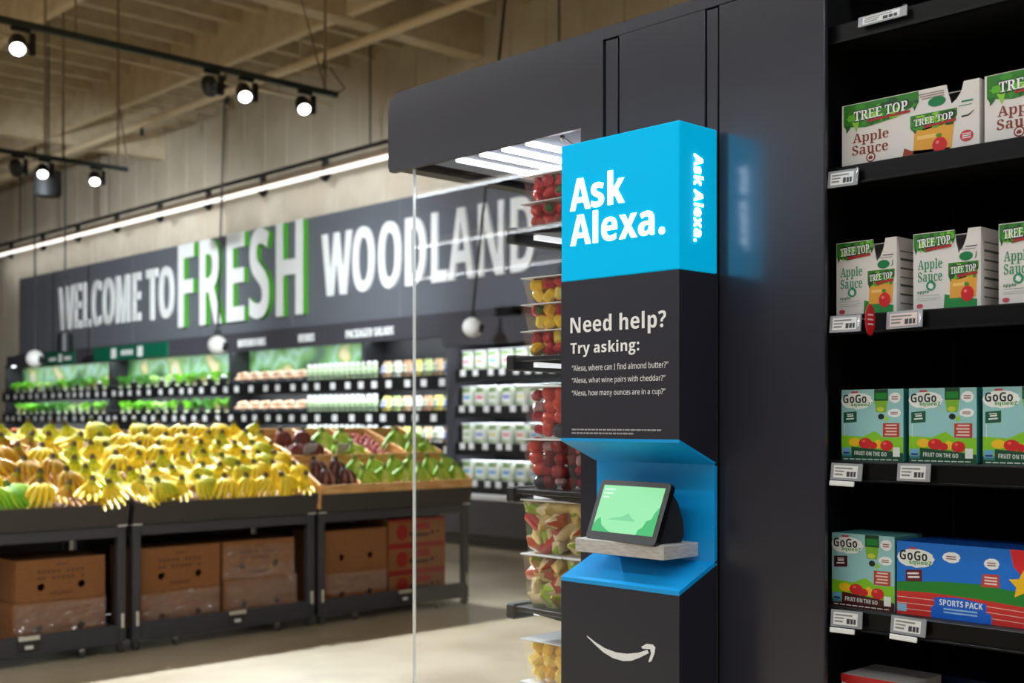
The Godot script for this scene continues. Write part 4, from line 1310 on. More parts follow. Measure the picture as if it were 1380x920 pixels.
func build_snack_shelves() -> void:
	var o := thing("snack_shelving", "black shelving unit holding fruit snack boxes beside the dark panel", "shelving", Vector3(0, 0, -1.9))
	var x0 := -1.195
	var x1 := 1.2
	var bk: Material = mats.shelf_black
	part(o, "side_panel", mb().span(Vector3(x0 - 0.015, 0.0, -0.55), Vector3(x0, 2.4, -0.002), 0.002), bk)
	part(o, "back_panel", mb().span(Vector3(x0, 0.0, -0.55), Vector3(x1, 2.4, -0.53)), bk)
	part(o, "side_panel", mb().span(Vector3(x1, 0.0, -0.55), Vector3(x1 + 0.015, 2.4, 0.0), 0.002), bk)
	part(o, "top_panel", mb().span(Vector3(x0, 2.38, -0.55), Vector3(x1, 2.4, 0.0)), bk)
	part(o, "kick_base", mb().span(Vector3(x0, 0.0, -0.53), Vector3(x1, 0.12, -0.02)), bk)
	part(o, "upright", mb().span(Vector3(x0, 0.12, -0.50), Vector3(x0 + 0.03, 2.38, -0.46), 0.003), mats.black_metal)
	var lip_m := mat("lip_gloss", 9, 9, 10, 0.3)
	lip_m.metallic_specular = 0.35
	for y in [2.062, 1.8085, 1.5455, 1.2865, 1.0255, 0.77, 0.45]:
		var sh := part(o, "shelf", mb().span(Vector3(x0, y - 0.022, -0.53), Vector3(x1, y, -0.012), 0.001), bk)
		part(sh, "price_channel", mb().span(Vector3(x0 + 0.005, y - 0.034, -0.012), Vector3(x1, y - 0.001, -0.004), 0.002), lip_m)
		part(sh, "channel_edge", mb().span(Vector3(x0 + 0.005, y - 0.036, -0.012), Vector3(x1, y - 0.032, 0.001), 0.0006), lip_m)
	# boxes
	var white := lin(222, 216, 212)
	var teal := lin(60, 140, 140)
	var wide := snack_box("apple_sauce_box", 0.254, 0.1125, 0.16, white, draw_apple_wide, Vector2(0.775, 0.895))
	var small := snack_box("fruit_pouch_box", 0.119, 0.131, 0.10, white, draw_apple_small, Vector2(0.615, 0.82))
	var sq := snack_box("squeeze_pouch_box", 0.12, 0.1265, 0.10, teal, draw_squeeze.bind(lin(4, 74, 46), lin(6, 84, 56)))
	var sq2 := snack_box("squeeze_pouch_box", 0.123, 0.131, 0.10, lin(90, 160, 160), draw_squeeze.bind(lin(72, 14, 20), lin(70, 16, 24)))
	var sp := snack_box("sports_pack_box", 0.30, 0.125, 0.13, lin(20, 80, 170), draw_sports)
	var Z := -1.93
	copy(wide, "wide white and green apple sauce box alone in full view on the upper shelf", Vector3(-1.036, 1.8085, Z), Vector3.ZERO, "wide apple sauce boxes")
	copy(wide, "wide white apple sauce box cut by the right edge on the upper shelf", Vector3(-0.773, 1.8085, Z), Vector3.ZERO, "wide apple sauce boxes")
	var nm := ["leftmost", "middle", "rightmost"]
	for i in 3:
		copy(small, "small white apple sauce pouch box with green lettering, %s of its shelf" % nm[i], Vector3(-1.1155 + i * 0.1495, 1.5455, Z), Vector3(0, 0.02 * (i - 1), 0), "small apple sauce pouch boxes")
		copy(sq, "light blue fruit squeeze pouch box with green base, %s of its shelf" % nm[i], Vector3(-1.104 + i * 0.1305, 1.2865, Z), Vector3.ZERO, "light blue squeeze pouch boxes")
	copy(sq2, "light blue squeeze pouch box with maroon base beside the blue sports box", Vector3(-1.122, 1.0255, Z))
	copy(sp, "wide bright blue sports pack box with red track print", Vector3(-0.906, 1.0255, Z))
	var low := snack_box("low_snack_box", 0.13, 0.135, 0.12, lin(200, 196, 192), func(p: MB) -> void:
		p.col = lin(190, 30, 36)
		p.poly([Vector2(0, 1), Vector2(0, 0.9), Vector2(0.5, 0.8), Vector2(1, 0.85), Vector2(1, 1)], E1))
	copy(low, "white and red snack box low on the bottom visible shelf", Vector3(-1.10, 0.77, Z))
	var deep := snack_box("dark_blue_box", 0.14, 0.115, 0.10, lin(14, 30, 66), func(p: MB) -> void:
		p.col = lin(40, 66, 120)
		p.rect(0.1, 0.5, 0.9, 0.85, E1))
	copy(deep, "dark blue box deep in the bottom shelf, left one", Vector3(-1.06, 0.77, -2.14))
	copy(deep, "dark blue box deep in the bottom shelf, right one", Vector3(-0.90, 0.77, -2.14))
	# price tags in clear holders
	var tg := [
		[-1.139, 1.784, "below the left end of the wide apple sauce box", 0.06],
		[-1.134, 1.528, "below the leftmost small apple sauce box", 0.062],
		[-1.022, 1.529, "pinkish card below the middle small apple sauce box", 0.066],
		[-1.132, 1.268, "below the leftmost squeeze pouch box", 0.062],
		[-1.005, 1.271, "below the middle squeeze pouch box", 0.06],
		[-1.132, 1.010, "below the maroon based squeeze pouch box", 0.062],
		[-1.015, 1.012, "below the blue sports pack box", 0.064],
		[-1.063, 2.05, "on the topmost shelf edge", 0.092],
	]
	for i in tg.size():
		var q = tg[i]
		var t := thing("price_tag", "white price tag in clear holder " + q[2], "price tag", Vector3(q[0], q[1], -1.892), 0.0, "price tags on the snack shelves")
		t.rotation.x = -0.12
		t.rotation.z = 0.02 * ((i % 3) - 1)
		var w: float = q[3]
		var h := 0.03 if i < 7 else 0.018
		part(t, "holder", mb().box(Vector3(0, 0, -0.001), Vector3(w, h, 0.002), 0.0005), mats.holder_plastic)
		var cd := mb()
		cd.col = lin(226, 205, 200) if i == 2 else lin(224, 224, 222)
		cd.rect(-w * 0.40, -h * 0.36, w * 0.36, h * 0.36, 0.0003)
		cd.col = lin(60, 60, 62)
		cd.rect(w * 0.02, -h * 0.28, w * 0.12, h * 0.02, 0.0006)
		cd.rect(w * 0.14, -h * 0.28, w * 0.22, h * 0.02, 0.0006)
		cd.rect(w * 0.24, -h * 0.28, w * 0.31, h * 0.02, 0.0006)
		cd.col = lin(130, 130, 132)
		cd.rect(-w * 0.36, h * 0.16, w * 0.2, h * 0.25, 0.0006)
		cd.rect(-w * 0.36, -h * 0.02, -w * 0.06, h * 0.06, 0.0006)
		cd.rect(-w * 0.36, -h * 0.22, -w * 0.1, -h * 0.12, 0.0006)
		part(t, "card", cd, mats.print)
		part(t, "clip", mb().span(Vector3(w * 0.42, -h * 0.5, -0.001), Vector3(w * 0.5, h * 0.55, 0.004), 0.0005), mats.clear_plastic)
		if i in [3, 5, 6]:
			part(t, "lower_strip", mb().span(Vector3(-w * 0.48, -h * 0.85, 0.0), Vector3(w * 0.3, -h * 0.55, 0.004), 0.001), mats.tag_white)
	var rt := thing("red_tag", "red oval shelf tag sticking out below the small apple sauce boxes", "tag", Vector3(-1.073, 1.53, -1.87), PI / 2)
	var ov := []
	for k in 20:
		ov.append(Vector2(cos(TAU * k / 20) * 0.016, sin(TAU * k / 20) * 0.027))
	part(rt, "disc", mb().prism(ov, -0.0006, 0.0006), mat("tag_red", 196, 22, 30, 0.4))
	var rl := mb()
	rl.col = lin(240, 190, 190)
	for k in 3:
		rl.rect(-0.009, -0.009 + k * 0.008, 0.009, -0.006 + k * 0.008, 0.0009)
	part(rt, "lettering", rl, mats.print)
	part(rt, "arm", mb().span(Vector3(-0.03, -0.001, -0.001), Vector3(-0.014, 0.001, 0.001)), mats.clear_plastic)

# ---------------------------------------------------------------- produce tables
const TABLE_X := -6.67
const SLOPE := 0.459

func build_tables() -> void:
	produce_table("produce_table", "dark steel rolling banana table at the left edge, bruised and green bananas on top", -2.635, 1.27, false)
	produce_table("produce_table", "dark steel rolling banana table in the middle, full of yellow bananas", -3.94, 1.295, false)
	produce_table("produce_table", "dark steel rolling table with divided pine bins, nearest the tub cooler", -5.275, 1.345, true)
	cartons()

func produce_table(called: String, label: String, zmid: float, w: float, wood: bool) -> void:
	var o := thing(called, label, "table", Vector3(TABLE_X, 0, zmid), PI / 2)
	var st: Material = mats.table_steel
	var hw := w / 2
	for sx in [-1.0, 1.0]:
		for zz in [-0.03, -0.80]:
			part(o, "post", mb().box(Vector3(sx * (hw - 0.035), 0.40, zz), Vector3(0.05, 0.68, 0.05), 0.004), st)
			var cs := part(o, "caster", mb().span(Vector3(sx * (hw - 0.035) - 0.014, 0.03, zz - 0.02), Vector3(sx * (hw - 0.035) - 0.019, 0.075, zz + 0.02)).span(Vector3(sx * (hw - 0.035) + 0.014, 0.03, zz - 0.02), Vector3(sx * (hw - 0.035) + 0.019, 0.075, zz + 0.02)).span(Vector3(sx * (hw - 0.035) - 0.022, 0.07, zz - 0.022), Vector3(sx * (hw - 0.035) + 0.022, 0.082, zz + 0.022), 0.002), mats.chrome)
			part(cs, "wheel", mb().tube([Vector3(sx * (hw - 0.035) - 0.011, 0.036, zz), Vector3(sx * (hw - 0.035) + 0.011, 0.036, zz)], 0.036, 14), mat("wheel_grey", 70, 70, 70, 0.5))
			part(cs, "brake_tab", mb().span(Vector3(sx * (hw - 0.035) - 0.012, 0.062, zz + 0.02), Vector3(sx * (hw - 0.035) + 0.012, 0.07, zz + 0.055), 0.002), mats.chrome)
			if zz > -0.1:
				part(o, "latch", mb().box(Vector3(sx * (hw - 0.035), 0.19, zz + 0.03), Vector3(0.02, 0.09, 0.012), 0.003), mats.chrome).rotation.z = 0.0
		part(o, "side_rail", mb().span(Vector3(sx * (hw - 0.035) - 0.02, 0.06, -0.78), Vector3(sx * (hw - 0.035) + 0.02, 0.12, -0.05), 0.004), st)
		part(o, "side_rail", mb().span(Vector3(sx * (hw - 0.035) - 0.02, 0.68, -0.78), Vector3(sx * (hw - 0.035) + 0.02, 0.74, -0.05), 0.004), st)
		part(o, "rail_cap", mb().span(Vector3(sx * (hw - 0.035) - 0.03, 0.738, -0.06), Vector3(sx * (hw - 0.035) + 0.03, 0.746, 0.005), 0.002), mats.white_metal)
	part(o, "top_rail", mb().span(Vector3(-hw + 0.06, 0.675, -0.045), Vector3(hw - 0.06, 0.74, -0.01), 0.004), st)
	part(o, "top_rail", mb().span(Vector3(-hw + 0.06, 0.675, -0.82), Vector3(hw - 0.06, 0.74, -0.79), 0.004), st)
	part(o, "lower_rail", mb().span(Vector3(-hw + 0.06, 0.055, -0.03), Vector3(hw - 0.06, 0.165, 0.0), 0.005), st)
	part(o, "lower_deck", mb().span(Vector3(-hw + 0.04, 0.085, -0.80), Vector3(hw - 0.04, 0.1, -0.03)), st)
	part(o, "back_sheet", mb().span(Vector3(-hw + 0.04, 0.1, -0.82), Vector3(hw - 0.04, 0.68, -0.81)), st)
	var lh := part(o, "label_holder", mb().box(Vector3(0.05, 0.12, 0.006), Vector3(0.12, 0.07, 0.012), 0.003), mats.bin_black)
	part(lh, "label_card", mb().box(Vector3(0.05, 0.155, 0.014), Vector3(0.12, 0.025, 0.004), 0.001), mats.chrome)
	part(lh, "label_card", mb().box(Vector3(0.05, 0.105, 0.013), Vector3(0.045, 0.02, 0.002), 0.0005), mats.tag_white)
	for sx in [-0.36, 0.36]:
		var fw := part(o, "deck_caster", mb().span(Vector3(sx - 0.016, 0.03, -0.03), Vector3(sx + 0.016, 0.06, -0.01), 0.002), mats.chrome)
		part(fw, "wheel", mb().tube([Vector3(sx - 0.01, 0.022, -0.02), Vector3(sx + 0.01, 0.022, -0.02)], 0.022, 12), mats.wheel_grey)
	# bin on top: slanted front, sides, back and sloped bed
	var top := 0.87 if not wood else 0.865
	part(o, "bin_front", xprism(mb(), [Vector2(-0.03, 0.742), Vector2(0.0, 0.742), Vector2(0.03, top), Vector2(0.01, top)], -hw + 0.004, hw - 0.004), mats.bin_black)
	part(o, "bin_back", mb().span(Vector3(-hw + 0.004, 0.742, -0.86), Vector3(hw - 0.004, 1.24, -0.84)), mats.bin_black)
	for sx in [-1.0, 1.0]:
		part(o, "bin_side", xprism(mb(), [Vector2(-0.03, 0.742), Vector2(0.005, top), Vector2(-0.84, 1.26), Vector2(-0.84, 0.742)], sx * (hw - 0.004) - 0.006 * (1 + sx), sx * (hw - 0.004) + 0.006 * (1 - sx)), mats.bin_black)
	part(o, "bed", xprism(mb(), [Vector2(0.0, 0.80), Vector2(0.0, 0.82), Vector2(-0.84, 1.21), Vector2(-0.84, 1.19)], -hw + 0.016, hw - 0.016), mat("bed_brown", 70, 50, 34, 0.8))
	if not wood:
		part(o, "bin_liner", xprism(mb(), [Vector2(-0.005, 0.822), Vector2(-0.005, 0.83), Vector2(-0.83, 1.216), Vector2(-0.83, 1.208)], -hw + 0.02, hw - 0.02), mat("liner_tan", 150, 112, 84, 0.8))
		return
	# pine bins: boards, each one a piece
	var pn: Material = mats.pine
	var cw := (w - 0.01) / 4
	for k in 4:
		var x := -hw + 0.005 + k * cw
		part(o, "front_board", xprism(mb(), [Vector2(0.005, 0.865), Vector2(0.028, 0.865), Vector2(0.038, 0.925), Vector2(0.02, 0.925)], x + 0.0015, x + cw - 0.0015), pn)
		part(o, "middle_board", mb().span(Vector3(x + 0.008, 1.0, -0.34), Vector3(x + cw - 0.008, 1.115, -0.32), 0.002), pn)
		part(o, "back_board", mb().span(Vector3(x + 0.002, 1.15, -0.84), Vector3(x + cw - 0.002, 1.295, -0.822), 0.002), pn)
	for k in 5:
		var x := -hw + 0.005 + k * cw
		part(o, "divider_board", xprism(mb(), [Vector2(0.012, 0.85), Vector2(0.012, 0.93), Vector2(-0.33, 1.105), Vector2(-0.33, 1.0)], x - 0.008, x + 0.008), pn)
		part(o, "divider_board", xprism(mb(), [Vector2(-0.33, 1.0), Vector2(-0.33, 1.125), Vector2(-0.83, 1.295), Vector2(-0.83, 1.19)], x - 0.008, x + 0.008), pn)
	part(o, "corner_board", mb().span(Vector3(-hw - 0.012, 0.77, 0.0), Vector3(-hw + 0.004, 0.90, 0.03), 0.002), pn)

func holed_face(m: MB, w: float, h: float, hy: float, hx: float, r: float) -> void:
	# front wall (+z, at z 0) with two round hand holes at +-hx, height hy
	var nn := Vector3(0, 0, 1)
	var cell := r * 1.25
	m.rect(-w / 2, 0, w / 2, hy - cell, 0)
	m.rect(-w / 2, hy + cell, w / 2, h, 0)
	m.rect(-w / 2, hy - cell, -hx - cell, hy + cell, 0)
	m.rect(-hx + cell, hy - cell, hx - cell, hy + cell, 0)
	m.rect(hx + cell, hy - cell, w / 2, hy + cell, 0)
	for s in [-1.0, 1.0]:
		var c := Vector3(s * hx, hy, 0)
		for k in 16:
			var a := TAU * k / 16 - PI / 4
			var b := TAU * (k + 1) / 16 - PI / 4
			var pa := Vector3(cos(a), sin(a), 0); var pb := Vector3(cos(b), sin(b), 0)
			var qa := pa / maxf(absf(pa.x), absf(pa.y)); var qb := pb / maxf(absf(pb.x), absf(pb.y))
			m.quad(c + pa * r, c + pb * r, c + qb * cell, c + qa * cell, nn)
			m.quad(c + pa * r, c + pb * r, c + pb * r + Vector3(0, 0, -0.012), c + pa * r + Vector3(0, 0, -0.012), -(pa + pb).normalized())

func carton_proto(w: float, h: float, style: String) -> Node3D:
	var o := proto("cardboard_carton", "carton")
	var d := 0.38
	var m := mb()
	if style == "apple":
		holed_face(m, w, h, h * 0.45, w * 0.36, 0.012)
	else:
		holed_face(m, w, h, h * 0.34, w * 0.23, 0.022)
	m.quad(Vector3(-w / 2, 0, 0), Vector3(-w / 2, 0, -d), Vector3(-w / 2, h, -d), Vector3(-w / 2, h, 0), Vector3.LEFT)
	m.quad(Vector3(w / 2, 0, 0), Vector3(w / 2, 0, -d), Vector3(w / 2, h, -d), Vector3(w / 2, h, 0), Vector3.RIGHT)
	m.quad(Vector3(-w / 2, 0, -d), Vector3(w / 2, 0, -d), Vector3(w / 2, h, -d), Vector3(-w / 2, h, -d), Vector3.FORWARD)
	m.quad(Vector3(-w / 2, h, 0), Vector3(w / 2, h, 0), Vector3(w / 2, h, -d), Vector3(-w / 2, h, -d), Vector3.UP)
	m.quad(Vector3(-w / 2, 0, 0), Vector3(w / 2, 0, 0), Vector3(w / 2, 0, -d), Vector3(-w / 2, 0, -d), Vector3.DOWN)
	part(o, "carton_body", m, mats.cardboard)
	var p := mb()
	if style == "apple":
		p.col = lin(150, 30, 22)
		p.rect(-w / 2, h * 0.9, w / 2, h, 0.001)
		p.rect(-w / 2, 0, w / 2, h * 0.1, 0.001)
		for q in [-0.27]:
			p.splat(w * q, h * 0.5, 0.055, h * 0.32, 0.001, 5, 0.15)
		p.rect(w * -0.08, h * 0.55, w * 0.22, h * 0.82, 0.001)
		p.col = lin(70, 24, 16)
		p.oval(w * -0.12, h * 0.42, 0.016, 0.016, 0.0015, 12)
		p.oval(w * 0.26, h * 0.42, 0.016, 0.016, 0.0015, 12)
		p.rect(w * -0.06, h * 0.3, w * 0.2, h * 0.42, 0.001)
	elif style == "print":
		p.col = lin(108, 66, 34)
		p.rect(-0.03, h * 0.84, 0.03, h * 0.88, 0.001)
		for r in 2:
			for k in 10:
				if (k + r * 3) % 6 != 5:
					p.rect(-w * 0.27 + k * w * 0.054, h * (0.66 - r * 0.15), -w * 0.27 + k * w * 0.054 + w * 0.04, h * (0.74 - r * 0.15), 0.001)
		p.col = lin(84, 46, 24)
		p.text(letters("ORGANIC"), -w * 0.13, w * 0.13, h * 0.13, h * 0.21, 0.001)
	if p.v.size():
		part(o, "carton_print", p, mats.soft_print)
	return o

func film_mesh(w: float, y0: float, y1: float, sd: int) -> MB:
	# wrinkled stretch film over the front of a carton
	var fn := FastNoiseLite.new()
	fn.seed = sd
	fn.frequency = 9.0
	fn.fractal_octaves = 2
	var m := mb()
	var nx := 30; var ny := 14
	var f := func(i: int, j: int) -> Vector3:
		var x := -w / 2 + w * i / nx
		var y := lerpf(y0, y1, float(j) / ny)
		return Vector3(x, y, 0.016 + 0.03 * fn.get_noise_2d(x * 0.5 + y * 1.0, y * 1.6 - x * 0.4))
	for i in nx:
		for j in ny:
			var a: Vector3 = f.call(i, j); var b: Vector3 = f.call(i + 1, j)
			var c: Vector3 = f.call(i + 1, j + 1); var d: Vector3 = f.call(i, j + 1)
			var n1 := (b - a).cross(c - a).normalized()
			var n2 := (c - a).cross(d - a).normalized()
			m.tri(a, b, c, n1, n1, n1)
			m.tri(a, c, d, n2, n2, n2)
	return m

func cartons() -> void:
	var list := [
		# z0, z1, y0, y1, style, film(0 none, 1 all, 2 band), label
		[-2.63, -3.168, 0.1, 0.335, "plain", 1, "film-wrapped cardboard carton under the left banana table, lower of the pair"],
		[-2.65, -3.165, 0.337, 0.572, "print", 0, "printed cardboard carton under the left banana table, upper of the pair"],
		[-3.385, -3.915, 0.1, 0.322, "plain", 1, "film-wrapped carton bottom left under the middle table"],
		[-3.375, -3.917, 0.324, 0.587, "print", 0, "printed carton top left under the middle table"],
		[-3.945, -4.485, 0.1, 0.345, "plain", 1, "film-wrapped carton bottom right under the middle table"],
		[-3.938, -4.465, 0.347, 0.588, "print", 2, "printed carton with film on top right under the middle table"],
		[-4.706, -5.232, 0.1, 0.325, "plain", 2, "carton with a clear film band below the plain carton under the pine bins"],
		[-4.706, -5.232, 0.327, 0.606, "plain", 0, "plain brown carton on top under the pine bins"],
		[-5.256, -5.770, 0.1, 0.272, "apple", 0, "red printed apple carton, bottom of three under the pine bins"],
		[-5.252, -5.772, 0.274, 0.462, "apple", 0, "red printed apple carton, middle of three under the pine bins"],
		[-5.252, -5.772, 0.464, 0.655, "apple", 0, "red printed apple carton, top of three under the pine bins"],
	]
	for i in list.size():
		var q = list[i]
		var w: float = q[0] - q[1]
		var h: float = q[3] - q[2]
		var pr := carton_proto(w, h, q[4])
		if q[5] == 1:
			part(pr, "stretch_film", film_mesh(w, h * 0.12, h * 1.0, i), mats.film)
			part(pr, "stretch_film", film_mesh(w * 0.96, h * 0.3, h * 0.95, i + 30), mats.film)
		elif q[5] == 2:
			part(pr, "stretch_film", film_mesh(w, h * (0.0 if i == 5 else 0.35), h * (0.3 if i == 5 else 0.98), i), mats.film)
			part(pr, "stretch_film", film_mesh(w * 0.98, h * (0.02 if i == 5 else 0.4), h * (0.9 if i == 5 else 0.95), i + 40), mats.film)
		copy(pr, q[6], Vector3(-6.75, q[2], (q[0] + q[1]) / 2), Vector3(0, PI / 2, 0), "cartons under the produce tables")

# ---------------------------------------------------------------- bananas
func banana_mesh(sd: int, fan: float, len: float, fat: float, cols: Array, bend: float, arch: int) -> MB:
	# one finger from the crown (origin side) bulging outwards (y) and down the slope (z)
	var rg := RandomNumberGenerator.new()
	rg.seed = sd
	var pts := []; var rad := []
	var prof := [0.40, 0.62, 0.95, 1.0, 0.97, 0.85, 0.5, 0.22]
	for k in 8:
		var t := k / 7.0
		var spread := sin(fan) * len * (t * 0.8 + 0.22 * sin(PI * t)) + bend * t * t
		var flare := 0.062 * sin(PI * minf(t * 1.05, 1.0)) * (1.0 - 0.45 * t)
		var y := 0.058 - flare + 0.022 * t * t if arch == 0 else 0.045 + 0.5 * flare - 0.03 * t * t
		pts.append(Vector3(spread, y, -0.075 + cos(fan * 0.8) * len * t * 0.95))
		rad.append(fat * prof[k])
	var m := mb()
	var body: Color = cols[rg.randi() % cols.size()]
	m.col = body
	m.tube(pts, rad, 7)
	# stem end greenish, tip dark (pigment)
	m.col = body.lerp(lin(120, 150, 30), 0.55)
	m.tube([pts[0] + Vector3(0, -0.001, -0.012), pts[0], pts[1]], [fat * 0.34, fat * 0.42, fat * 0.63], 7, false)
	m.col = lin(60, 42, 24)
	m.tube([pts[7], pts[7] + (pts[7] - pts[6]).normalized() * 0.005], [fat * 0.24, fat * 0.14], 6)
	return m

func bunch_proto(sd: int, cols: Array, len := 0.19, fat := 0.0165, count := 6, crown := Color(0.1, 0.07, 0.03), arch := 0) -> Node3D:
	var o := proto("banana_bunch", "bananas")
	for i in count:
		var f := (i - (count - 1) * 0.5) * (1.5 / count) + (0.03 if sd % 2 else -0.03)
		part(o, "banana", banana_mesh(sd * 10 + i, f, len * (1.0 - 0.05 * absf(f) + 0.03 * ((i * 7 + sd) % 3 - 1)), fat * (0.94 + 0.04 * ((i * 5 + sd) % 4)), cols, [0.0, 0.05, -0.05, 0.03][sd % 4], arch), mats.banana_skin)
	var m := mb()
	m.col = crown
	m.tube([Vector3(0, 0.062, -0.098), Vector3(0, 0.056, -0.084), Vector3(0, 0.052, -0.068)], [0.013, 0.017, 0.02], 8)
	part(o, "crown", m, mats.banana_skin)
	return o

func on_slope(o: Node3D, v: float, z: float, h: float, yaw: float, lean := 0.0) -> void:
	# v: metres up the slope from the front lip
	var nrm := Vector3(sin(SLOPE), cos(SLOPE), 0)
	var down := Vector3(cos(SLOPE), -sin(SLOPE), 0)
	o.position = Vector3(TABLE_X - 0.03, 0.835, z) - down * v + nrm * h
	var ta := SLOPE + lean
	o.basis = Basis(Vector3(0, 0, -1), Vector3(sin(ta), cos(ta), 0), Vector3(cos(ta), -sin(ta), 0)) * Basis(Vector3.UP, yaw)

func build_bananas() -> void:
	var ye := [lin(248, 214, 40), lin(242, 204, 26), lin(250, 222, 70)]
	var yg := [lin(216, 206, 44), lin(232, 214, 52), lin(196, 196, 40)]
	var br := [lin(190, 140, 30), lin(206, 160, 48), lin(160, 110, 26), lin(214, 190, 70)]
	var gr := [lin(138, 196, 34), lin(160, 206, 46), lin(116, 180, 30)]
	var kinds := [
		[bunch_proto(1, ye), "ripe yellow"], [bunch_proto(2, ye, 0.185, 0.017, 5), "bright yellow"], [bunch_proto(3, yg), "greenish yellow"],
		[bunch_proto(4, br), "brown-tinged"], [bunch_proto(5, gr, 0.2, 0.0165, 7, lin(90, 110, 40), 1), "unripe green"],
		[bunch_proto(10, ye, 0.19, 0.0175, 5, Color(0.1, 0.07, 0.03), 1), "golden yellow"], [bunch_proto(11, yg, 0.185, 0.0175, 6, lin(90, 100, 30), 1), "lime yellow"], [bunch_proto(13, br, 0.185, 0.0175, 5, Color(0.08, 0.05, 0.02), 1), "brown-spotted"],
	]
	var rowname := ["front", "second", "third", "fourth", "fifth", "back"]
	for tb in 2:
		var z0: float = [-2.06, -3.365][tb]
		var cols := 9
		for r in 6:
			for c in cols:
				var k := 0
				if tb == 1:
					k = [0, 5, 1, 6, 5, 2, 1, 5, 0, 6, 5][(c * 3 + r * 5) % 11]
				else:
					# bruised bananas fill the middle of the left table, a green bunch sits at its front
					if c < 7:
						k = [3, 7, 3, 7, 5, 7, 3][(c * 5 + r * 3) % 7]
					else:
						k = [1, 2, 2, 0, 1, 2][r]
					if r == 0 and c < 5:
						k = 4
					if r == 5 and c in [5, 6, 7]:
						k = 2
					if r == 3 and c == 7:
						k = 2
				var o := copy(kinds[k][0], "%s banana bunch, %s from left, %s row, %s banana table" % [kinds[k][1], ordinal(c), rowname[r], ["left", "middle"][tb]], Vector3.ZERO, Vector3.ZERO, "banana bunches on the tables")
				on_slope(o, 0.07 + r * 0.15 + rng.randf_range(-0.015, 0.015), z0 - c * 0.1445 - (0.04 if r % 2 else 0.0) + rng.randf_range(-0.015, 0.015), 0.05 + rng.randf_range(-0.006, 0.014), rng.randf_range(-0.5, 0.5), rng.randf_range(0.4, 0.68))
	# pine bins: green bunches, dark red bunches and small red fruit
	var gr2 := [lin(170, 204, 56), lin(212, 222, 116), lin(126, 176, 38), lin(190, 210, 84)]
	var mr := [lin(96, 42, 36), lin(120, 58, 50), lin(74, 30, 28)]
	var mr2 := [lin(150, 96, 88), lin(112, 66, 62), lin(64, 36, 36), lin(176, 128, 116)]
	var greens := [bunch_proto(6, gr2, 0.23, 0.0128, 7, lin(120, 140, 60), 1), bunch_proto(7, gr2, 0.24, 0.0132, 6, lin(120, 140, 60), 1)]
	var reds := bunch_proto(8, mr, 0.14, 0.021, 5, Color(0.05, 0.03, 0.02), 1)
	var reds2 := bunch_proto(9, mr2, 0.14, 0.02, 5, Color(0.05, 0.03, 0.02), 1)
	var zb := -5.275 + 0.6725
	var cw := 0.334
	var binname := ["first", "second", "third", "last"]
	for row in 2:
		for b in 4:
			if row == 1 and b == 2:
				continue
			var n := 0
			for r in 2:
				for c in 2:
					var pr: Node3D = greens[(r + c + b) % 2]
					var nm := "pale green banana bunch"
					if b == 0:
						pr = reds if row == 1 else reds2
						nm = "dark red banana bunch" if row == 1 else "dusky purplish banana bunch"
					var o := copy(pr, "%s, %s in the %s %s pine bin" % [nm, ["lower left", "lower right", "upper left", "upper right"][r * 2 + c], binname[b], ["front", "back"][row]], Vector3.ZERO, Vector3.ZERO, "bunches in the pine bins")
					on_slope(o, (0.10 + r * 0.13) if row == 0 else (0.47 + r * 0.2), zb - b * cw - 0.09 - c * 0.155, 0.07, rng.randf_range(-0.3, 0.3), 0.72)
					n += 1
	var rf := proto("red_fruit", "fruit")
	var m := mb()
	m.col = lin(158, 62, 44)
	m.ball(Vector3.ZERO, Vector3(0.026, 0.018, 0.02), 8, 6)
	part(rf, "skin", m, mats.banana_skin)
	part(rf, "stem", mb().tube([Vector3(0.024, 0, 0), Vector3(0.03, 0.003, 0)], 0.002, 5), mats.bin_black)
	for i in 45:
		var o := copy(rf, "small red-brown fruit in the third back pine bin", Vector3.ZERO, Vector3.ZERO, "small red-brown fruits in the pine bin")
		on_slope(o, 0.42 + 0.05 * int(i / 5.0), zb - 2 * cw - 0.055 - 0.056 * (i % 5) + rng.randf_range(-0.01, 0.01), 0.03 + rng.randf_range(0, 0.012), rng.randf() * TAU)
	# grey price cards on the bins
	for q in [[-4.77, "dark red", 0], [-5.05, "green", 1]]:
		var t := thing("price_card", "small grey price card standing among the %s bunches" % q[1], "price card")
		part(t, "card", mb().box(Vector3(0, 0.05, 0), Vector3(0.11, 0.08, 0.004), 0.001), mat("card_grey", 168, 168, 176, 0.35))
		part(t, "holder", mb().span(Vector3(-0.003, -0.06, -0.004), Vector3(0.003, 0.02, -0.001)), mats.black_metal)
		on_slope(t, 0.42, q[0], 0.1, 0.1)

